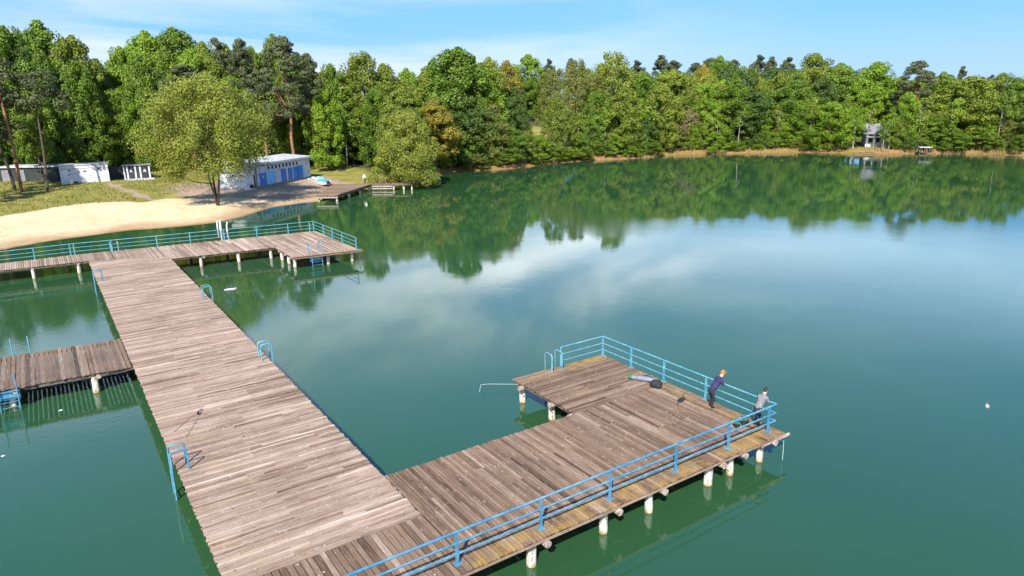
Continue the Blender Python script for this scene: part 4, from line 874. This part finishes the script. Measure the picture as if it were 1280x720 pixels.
for px in (722, 727, 745, 420, 432): 
    lab = 'white birch stem at the waterside under the green birch' if px > 500 else 'pale stem in the shade behind the beached cyan boat'
    R = (shore_R(px)+4) if px > 500 else 146
    b_ = base3(px, R); root = empty('birch_tree', lab, 'tree', b_, 0, 'white stems by the water' if px > 500 else 'pale stems behind the boat'); mb = MB(); mb.tube([(0, 0, -.3), (.1, 0, 3), (.3, .1, 7.5)], [.16, .13, .07], 7); mb.build('trunk', bark_birch, root)
    rg = np.random.default_rng(px); V, T_ = leaves([((.3+rg.normal()*.7, rg.normal()*.7, 6+rg.random()*2.5), (1.1, 1.1, .9)) for _ in range(7)], 70, .34, rg); o = bpy.data.objects.new('crown', mesh_leaves('crown', V, T_, LEAF['mid'])); COL.objects.link(o); o.parent = root

for k, px in enumerate((628, 706, 756, 783, 852, 898, 922, 972, 1012, 1083, 1104, 1148, 1186, 1246)):
    R = shore_R(px)+random.uniform(1.0, 3.0); b_ = base3(px, R); hh = random.uniform(6, 11); lx, ly = random.uniform(-1.2, .8), random.uniform(-.8, .2)
    root = empty('birch_tree', 'slender pale birch stem at the edge of the far wood', 'tree', b_, 0, 'pale stems along the far wood edge'); mb = MB(); mb.tube([(0, 0, -.3), (lx*.3, ly*.3, hh*.35), (lx*.7, ly*.6, hh*.7), (lx, ly, hh)], [.10, .08, .06, .03], 6)
    for q in range(4): f = random.uniform(.45, .9); e_ = Vector((lx*f, ly*f, hh*f)); mb.tube([e_, e_+Vector((random.uniform(-1, 1), random.uniform(-1, .3), random.uniform(.6, 1.6)))], [.05, .015], 5, cap=False)
    mb.build('trunk', bark_birch, root); rg = np.random.default_rng(k+50); V, T_ = leaves([((lx*f+rg.normal()*.8, ly*f+rg.normal()*.8, hh*f+rg.random()), (.9, .9, .8)) for f in (.6, .7, .75, .8, .88, .95, 1.0)], 60, .32, rg)
    o = bpy.data.objects.new('crown', mesh_leaves('crown', V, T_, LEAF[random.choice(['bright', 'yellow', 'mid'])])); COL.objects.link(o); o.parent = root

# reeds and dry bank grass: uncountable
def blades(name, label, spots, hmin, hmax, mat, w=.05):
    rg = RNG; V = []; T_ = []
    for (x, y, z) in spots:
        h = rg.uniform(hmin, hmax); a = rg.uniform(0, 6.28); lean = rg.normal(size=2)*.18*h; ww = w*rg.uniform(.6, 1.4); dx, dy = math.cos(a)*ww, math.sin(a)*ww
        V += [(x-dx, y-dy, z), (x+dx, y+dy, z), (x+lean[0]+dx*.3, y+lean[1]+dy*.3, z+h), (x+lean[0]-dx*.3, y+lean[1]-dy*.3, z+h)]; T_.append((rg.random(), rg.random()))
    o = bpy.data.objects.new(name, mesh_leaves(name, np.array(V), np.array(T_), mat)); COL.objects.link(o); return tag(o, label, 'reeds', kind='stuff')
straw = leaf_mat('straw', (.22, .145, .05), (.48, .36, .16), .8, .2)
sp_ = []
for (p0, p1, n_, off0, off1) in ((560, 660, 300, .3, 2), (672, 700, 1500, -.2, 3), (790, 830, 900, -.1, 4), (830, 1000, 3600, -.3, 5), (1000, 1050, 1300, -.3, 4), (1090, 1150, 900, .2, 5), (1170, 1300, 3000, -1.0, 3), (470, 520, 1600, 1.2, 5)):
    for _ in range(n_):
        px = random.uniform(p0, p1); c_ = .5+.5*math.sin(px*.21)*math.sin(px*.083+1)
        if random.random() > .12+.88*c_*c_: continue
        R = shore_R_c.get(int(px)) if 'shore_R_c' in globals() else None
        if R is None:
            if 'shore_R_c' not in globals(): shore_R_c = {}
            R = shore_R_c[int(px)] = shore_R(int(px))
        x, y, _, k = spot(px, 190, R+random.uniform(off0, off1)); sp_.append((x, y, 0))
zs = hgt([(a, b) for a, b, _ in sp_]); sp_ = [(a, b, max(-.1, float(z))) for (a, b, _), z in zip(sp_, zs)]
blades('reeds', 'straw coloured reeds and dry grass along the far waterline', sp_, .3, 1.0, straw)
gl = leaf_mat('lawn_leaf', (.09, .115, .018), (.22, .20, .045), .8, .3); sp_ = []
while len(sp_) < 9000:
    x, y = random.uniform(-14, 30), random.uniform(108, 152)
    sp_.append((x, y, 0))
q_ = np.array([(a, b) for a, b, _ in sp_]); sdq = sdist(q_); zq = hgt(q_); sp_ = [(a, b, float(z)) for (a, b, _), z, s in zip(sp_, zq, sdq) if s > 19 and abs(a-11.2+(b-128)*.12) > 1.4]
g_o = blades('grass', 'short yellowish grass behind the beach', sp_, .08, .3, gl, .06); g_o['category'] = 'grass'

# ------------------------------------------------------------------ things on the decks, on the beach and in the water
def boat():
    a = at(386.5, 221.5, 1.3).xy; b = at(414, 229.2, 1.1).xy; d_ = b-a; g_ = gz(*a.lerp(b, .5)); c_ = a.lerp(b, .5); Ln = 8.2; ang = math.atan2(d_.y, d_.x)
    root = empty('pedal_boat', 'beached white and cyan boat lying between the hut and the landing stage', 'boat', (c_.x, c_.y, g_), ang)
    def hull(z0, z1, w, name, mat, l=1.0, bow=.0):
        st_ = [(-.5, .55), (-.42, .9), (-.2, 1), (.1, 1), (.32, .8), (.45, .42), (.5, .06)]; vs = []
        for f, ww in st_: vs += [(f*Ln*l, -w*ww*.72, z0+.15*(f > .4)), (f*Ln*l, -w*ww, z1), (f*Ln*l, w*ww, z1), (f*Ln*l, w*ww*.72, z0+.15*(f > .4))]
        fs = []
        for i in range(len(st_)-1):
            for k in range(4): fs.append((i*4+k, (i+1)*4+k, (i+1)*4+(k+1) % 4, i*4+(k+1) % 4))
        fs += [(0, 1, 2, 3), tuple(4*(len(st_)-1)+k for k in (3, 2, 1, 0))]; mb = MB(); mb.add(vs, fs); return mb.build(name, mat, root)
    hull(.02, .62, 1.15, 'hull', white_m); hull(.623, .72, .95, 'deck', teal_m, .9)
    for x in (-1.6, -.1):
        for y in (-.45, .45):
            mb = MB(); mb.box((x, y, .78), (.55, .55, .12)); mb.box((x-.3, y, .88), (.10, .55, .3)); mb.build('seat', light_blue if y > 0 else white_m, root)
    mb = MB(); mb.box((3.9, 0, .45), (.5, .5, .4)); mb.build('bow_fender', black_m, root)
boat()
def scooter():
    c_ = at(806, 477, DECK).xy; a = at(788, 474.5, DECK).xy; b = at(827, 480.5, DECK).xy; ang = math.atan2(b.y-a.y, b.x-a.x); Ln = (b-a).length*.95
    root = empty('fishing_rod_bag', 'grey fishing bag with green ends lying on the platform beside the railing', 'bag', (c_.x, c_.y, DECK), ang)
    mb = MB(); mb.tube([(-Ln/2, 0, .11), (-Ln*.3, .03, .13), (Ln*.1, 0, .14), (Ln*.3, 0, .12)], [.07, .13, .14, .10], 10); mb.build('body', greyblue_m, root)
    for x0, x1 in ((-Ln/2-.12, -Ln*.44), (Ln*.36, Ln*.5)): mb = MB(); mb.tube([(x0, 0, .1), ((x0+x1)/2, .02, .13), (x1, 0, .11)], [.05, .12, .10], 10); mb.build('end_cap', green_m, root)
    mb = MB(); mb.tube([(-Ln*.2, .1, .2), (0, .16, .25), (Ln*.2, .1, .22)], .025, 6); mb.build('strap', black_m, root)
    q = at(820, 484, DECK).xy; r2 = empty('backpack', 'black backpack slumped against the green end of the fishing bag', 'bag', (q.x, q.y, DECK), ang+.3)
    mb = MB(); mb.ball((0, 0, .17), (.30, .22, .20)); mb.build('body', black_m, r2); mb = MB(); mb.ball((.1, -.18, .13), (.16, .1, .11)); mb.build('pocket', black_m, r2)
    for s in (-.1, .12): mb = MB(); mb.tube([(s, .1, .33), (s+.05, .28, .22), (s+.02, .34, .04)], .022, 6); mb.build('strap', green_m, r2)
    q = at(851.5, 500.5, DECK).xy; r3 = empty('folded_net', 'flat black folded net lying in the middle of the platform', 'net', (q.x, q.y, DECK), .35)
    mb = MB(); pts = [(.30*math.cos(k*.7854)*(1+.25*math.sin(k*3)), .13*math.sin(k*.7854)) for k in range(8)]; mb.prism(pts, .008, .05); mb.build('mesh', black_m, r3); mb = MB(); mb.tube([(-.3, 0, .05), (-.55, -.05, .03), (.75, .16, .03)], .014, 6); mb.build('handle', rod_m, r3)
    q = at(931, 530, DECK).xy; r4 = empty('tackle_bag', 'open dark tackle bag on the deck behind the person in grey', 'bag', (q.x, q.y, DECK), .75)
    mb = MB(); mb.box((0, 0, .12), (.48, .26, .24)); mb.build('body', black_m, r4); mb = MB(); mb.box((.02, .22, .21), (.42, .24, .03), tilt=.15); mb.build('lid', greyblue_m, r4)
    mb = MB(); mb.box((-.06, .0, .255), (.2, .16, .03)); mb.build('tray', green_m, r4)
    q = at(921, 534, DECK).xy; r5 = empty('bucket', 'low dark bait bucket next to the open tackle bag', 'bucket', (q.x, q.y, DECK)); mb = MB(); mb.tube([(0, 0, .005), (0, 0, .2)], [.11, .14], 12); mb.build('body', black_m, r5); mb = MB(); mb.tube([(0, 0, .2), (0, 0, .215)], [.145, .145], 12); mb.build('lid', green_m, r5)
scooter()
def rod(label, a, b, reel, r=.014):
    o = Vector(a); root = empty('fishing_rod', label, 'fishing rod', o); d_ = Vector(b)-o; mb = MB(); mb.tube([(0, 0, 0), d_*.5+Vector((0, 0, .03)), d_], [r, r*.7, r*.35], 6); mb.build('blank', rod_m, root)
    q = d_*reel; mb = MB(); mb.tube([q+Vector((-.05, 0, -.05)), q+Vector((.05, 0, -.05))], .055, 10); mb.build('reel', black_m, root)
    mb = MB(); g0 = d_*(reel-.04); g1 = d_*(reel+.14) if reel < .8 else d_; mb.tube([g0, g1], r*1.5, 6); mb.build('grip', wood_beam, root)
pa = at(219, 548, DECK).xy; pb = at(252, 513, DECK).xy
rod('thin fishing rod lying across the planks from the near blue ladder, its reel uppermost', (pa.x-.05, pa.y-.6, DECK+.55), (pb.x, pb.y, DECK+.06), .86, .016)
ca_ = Vector((XP, YF-.4, DECK-.12)); tip = at(601, 480.5, .9)
root = empty('bent_pole', 'thin pale pole jutting left over the water from the platform corner', 'pole', ca_); mb = MB(); d_ = tip-ca_; mb.tube([(.3, 0, .02), (0, 0, 0), d_*.8+Vector((0, 0, .02)), d_+Vector((0, 0, -.02)), d_+Vector((-.15, -.1, -.32))], .014, 6); mb.build('rail_tube', pale_rope, root)
root = empty('fishing_line', 'slack white line hanging below the right corner of the platform', 'line', (22.6, 15.1, .8)); mb = MB(); mb.tube([(0.15, -.05, .05), (.1, -.1, -.3), (0, -.16, -.7)], .006, 5); mb.build('cord', white_m, root)
def floater(label, px, py, s, mat, nm='float', cat='float'):
    q = at(px, py, 0).xy; root = empty(nm, label, cat, (q.x, q.y, 0), .4); mb = MB(); mb.ball((0, 0, .02), (s, s*.6, s*.45), n=12, m=8); mb.build('body', mat, root); return root
fb = floater('small white float drifting on open water at the right', 1234, 508, .13, white_m); mb = MB(); mb.ball((.14, .02, .05), (.05, .05, .05)); mb.build('tip', ginger, fb)
q = at(287, 362, 0).xy; root = empty('driftwood', 'short pale board floating between the long jetty and the square platform', 'driftwood', (q.x, q.y, 0), -.3); mb = MB(); mb.box((0, 0, .01), (.8, .16, .05)); mb.tube([(-.3, .1, .02), (.5, .2, .03)], .03, 6); mb.build('board', white_trim, root)
for px, py, s in ((76, 513, .06), (4, 570, .05)): q = at(px, py, 0).xy; mb = MB(); mb.ball((0, 0, 0), (s*1.6, s, .02)); tag(mb.build('feather', white_m, loc=(q.x, q.y, .01)), 'tiny white feather floating near the short side jetty', 'feather', 'feathers on the water')
for i, (px, py, h) in enumerate(((272, 286, .95), (276, 288, 1.15), (284, 289, 1.05))):
    q = at(px, py, 0).xy; root = empty('mooring_post', ['slim white post in the shallows, left one of three', 'thick white post in the shallows, middle one of three', 'leaning white post in the shallows, right one of three'][i], 'post', (q.x, q.y, 0)); mb = MB(); mb.tube([(0, 0, -1), (.02, 0, h*.6), (.12 if i == 2 else .03, 0, h)], .13 if i == 1 else .09, 9); mb.build('post', white_trim, root)
q = at(603, 209.5, .4).xy; root = empty('driftwood', 'pale log lying on the bank below the great dark oak', 'log', (q.x, q.y, gz(*q)+.15), .3); mb = MB(); mb.tube([(-1.6, 0, 0), (0, .1, .05), (1.7, 0, 0)], [.2, .22, .14], 8); mb.build('log', deadwood, root)
for px, py in ((313, 247.5), (130, 238)):
    pass

# ------------------------------------------------------------------ people
def skin_body(joints, edges, mats, seg_mat, parent, name='body'):
    """joints: name -> (pos, radius); one continuous skin surface, materials by nearest bone"""
    keys = list(joints); me = bpy.data.meshes.new('tmp'); me.from_pydata([joints[k][0] for k in keys], [(keys.index(a), keys.index(b)) for a, b in edges], [])
    ob = bpy.data.objects.new('tmp', me); COL.objects.link(ob); md = ob.modifiers.new('s', 'SKIN'); md.use_smooth_shade = True
    for i, k in enumerate(keys):
        r = joints[k][1]; me.skin_vertices[0].data[i].radius = r if isinstance(r, tuple) else (r, r); me.skin_vertices[0].data[i].use_root = (i == 0)
    sb = ob.modifiers.new('d', 'SUBSURF'); sb.levels = 2; sb.render_levels = 2
    dg = bpy.context.evaluated_depsgraph_get(); dg.update(); nm = bpy.data.meshes.new_from_object(ob.evaluated_get(dg)); bpy.data.objects.remove(ob)
    V = [tuple(q.co) for q in nm.vertices]; Fs = [tuple(f.vertices) for f in nm.polygons]; mb = MB()
    segs = [(Vector(joints[a][0]), Vector(joints[b][0]), seg_mat(a, b)) for a, b in edges]
    def near(c):
        best = (1e9, 0)
        for a, b, mi in segs:
            d_ = b-a; t_ = max(0, min(1, (c-a).dot(d_)/max(1e-9, d_.dot(d_)))); e_ = (c-a-d_*t_).length
            if e_ < best[0]: best = (e_, mi)
        return best[1]
    mb.add(V, [], 0)
    for f in Fs:
        c = sum((Vector(V[i]) for i in f), Vector())/len(f); mb.f.append(f); mb.m.append(near(c)); mb.sm.append(True); mb.uv.append([(0, 0)]*len(f)); mb.c.append(.5)
    return mb, parent, name, mats
def hand(mb, wrist, fwd, upv, side, mi):
    """palm, four bent fingers of unequal length and a thumb, closing over the rail"""
    w = Vector(wrist); f = Vector(fwd).normalized(); u = Vector(upv).normalized(); s_ = f.cross(u)*side
    mb.ball(w+f*.045, (.045, .042, .022), mi, 8, 6)
    for i, (off, ln) in enumerate(((-.03, .068), (-.01, .078), (.011, .072), (.03, .056))):
        b = w+f*.075+s_*off; mb.tube([b-f*.02, b+f*ln*.45, b+f*ln*.8-u*.018, b+f*ln*.85-u*.045], [.0095, .009, .0085, .0065], 6, mi)
    b = w+f*.025-s_*.03; mb.tube([b, b-s_*.03+f*.02, b-s_*.035+f*.05-u*.02], [.011, .010, .007], 6, mi)
def person(label, loc, rz, mats, hair_m, pose, hood=False, stripe=False, cap=False, scale=1.0):
    root = empty('person', label, 'person', loc, rz); root.scale = (scale,)*3
    J = pose; E = [('pelvis', 'waist'), ('waist', 'chest'), ('chest', 'neck'), ('neck', 'head'), ('head', 'crown')]
    for s in 'LR': E += [('chest', 'sho'+s), ('sho'+s, 'elb'+s), ('elb'+s, 'wri'+s), ('pelvis', 'hip'+s), ('hip'+s, 'kne'+s), ('kne'+s, 'ank'+s), ('ank'+s, 'toe'+s)]
    TOP, LEG, SK, SHOE = 0, 1, 2, 3
    def sm(a, b):
        if b[:3] in ('hip', 'kne', 'ank'): return LEG
        if b[:3] == 'toe': return SHOE
        if b in ('head', 'crown'): return SK
        return TOP
    mb, par, nm, ms = skin_body(J, E, mats, sm, root)
    hd = Vector(J['head'][0]); fd = Vector(J['face']) if 'face' in J else Vector((1, 0, 0))
    return mb, root
def build_person(label, loc, rz, mats, hair_m, lean, scale=1., arms='rail', stripe=False, hood=False, cap=False, headturn=(1, 0, -.35)):
    V = Vector; ch = V((.10+.26*lean, 0, 1.27-.05*lean)); wa = V((.02+.08*lean, 0, 1.03)); nk = ch+V((.08*lean+.01, 0, .20)); hd = nk+V((.07*lean+.02, 0, .11)); cw = hd+V((.02, 0, .13))
    J = {'pelvis': (V((-.02-.05*lean, 0, .90)), (.15, .12)), 'waist': (wa, (.165, .13)), 'chest': (ch, (.195, .14)), 'neck': (nk, .058), 'head': (hd, (.082, .092)), 'crown': (cw, (.072, .082))}
    for s, y in (('L', 1), ('R', -1)):
        sh_ = ch+V((.0, .19*y, .10)); 
        if arms == 'rail': el = V((.40, .26*y, 1.10)); wr = V((.50, .06*y, 1.135))
        else: el = sh_+V((.02, .05*y, -.28)); wr = sh_+V((.10, .04*y, -.52))
        J['sho'+s] = (sh_, .082); J['elb'+s] = (el, .062); J['wri'+s] = (wr, .036)
        J['hip'+s] = (V((-.03-.04*lean, .09*y, .82)), .095); J['kne'+s] = (V((.04+.02*y, .10*y, .47)), .066); J['ank'+s] = (V((-.03+.03*y, .11*y, .085)), .048); J['toe'+s] = (V((.13+.03*y, .13*y, .045)), .042)
    mb, root = person(label, loc, rz, mats, hair_m, J, scale=scale)
    for s, y in (('L', 1), ('R', -1)):
        w = J['wri'+s][0]; e = J['elb'+s][0]; hand(mb, w+(w-e).normalized()*.02, (w-e), (0, 0, 1) if arms == 'rail' else (1, 0, 0), y, 2)
    f = V(headturn).normalized(); sd2 = f.cross(V((0, 0, 1))).normalized(); u = sd2.cross(f); hc = hd.lerp(cw, .45)
    mb.ball(hc, (.088, .078, .112), 2, 14, 10)
    nb = hc+f*.088; mb.tube([nb+u*.03, nb+f*.022-u*.012, nb-u*.02+f*.006], [.009, .016, .010], 7, 2)     # nose
    for y in (1, -1): mb.ball(hc+sd2*.08*y-u*.005, (.018, .016, .030), 2, 8, 6); mb.ball(hc+f*.078+sd2*.032*y+u*.018, (.013, .013, .010), 3, 8, 6)   # ears, eyes
    mb.tube([hc+f*.083-u*.052-sd2*.022, hc+f*.09-u*.054, hc+f*.083-u*.052+sd2*.022], .006, 5, 4)      # mouth
    mb.build('body', mats+[simple('lips', (.35, .13, .11))], root)
    mb = MB(); mb.ball(hc+u*.026-f*.016, (.097, .090, .108), 0, 14, 9); mb.ball(hc-f*.05-u*.02, (.062, .078, .085), 0, 12, 8); mb.build('hair', hair_m, root)
    if cap: mb = MB(); mb.ball(hc+u*.055-f*.004, (.104, .096, .085), 0, 14, 8); b = hc+u*.05+f*.10; mb.add([b-sd2*.07-f*.04, b+sd2*.07-f*.04, b+sd2*.055+f*.055-u*.015, b-sd2*.055+f*.055-u*.015, b-sd2*.07-f*.04+u*.014, b+sd2*.07-f*.04+u*.014, b+sd2*.055+f*.055, b-sd2*.055+f*.055], [(0,3,2,1),(4,5,6,7),(0,1,5,4),(1,2,6,5),(2,3,7,6),(3,0,4,7)]); mb.build('cap', ginger, root)
    if stripe:
        mb = MB(); q = ch+V((-.125, 0, .03)); mb.tube([q+V((.03, -.16, 0)), q+V((-.012, -.07, .0)), q+V((-.012, .07, .0)), q+V((.03, .16, 0))], .026, 6); mb.build('reflective_band', white_m, root)
    if hood: mb = MB(); mb.ball(nk+V((-.07, 0, -.02)), (.085, .125, .075), 0, 12, 8); mb.build('hood', mats[0], root)
    return root
build_person('person in a navy jacket and ginger cap leaning on the light blue railing', (22.42, 18.42, DECK+.004), math.radians(-12), [navy, trouser, skin_m, black_m], ginger, .95, .95, stripe=True, cap=True, headturn=(1, -.45, -.3))
build_person('dark haired person in a grey hoodie leaning at the platform corner railing', (22.5, 16.15, DECK+.004), math.radians(6), [hoodie, trouser, skin_m, black_m], dark_hair, .95, .90, hood=True, headturn=(1, .15, -.4))
q = at(456.5, 229.6, 1.08).xy
build_person('distant person in a pale shirt and dark trousers standing on the landing stage', (q.x, q.y, 1.08), math.radians(200), [white_m, trouser, skin_m, black_m], dark_hair, .0, 1.02, arms='down', headturn=(1, 0, -.05))
print('trees', TREES)
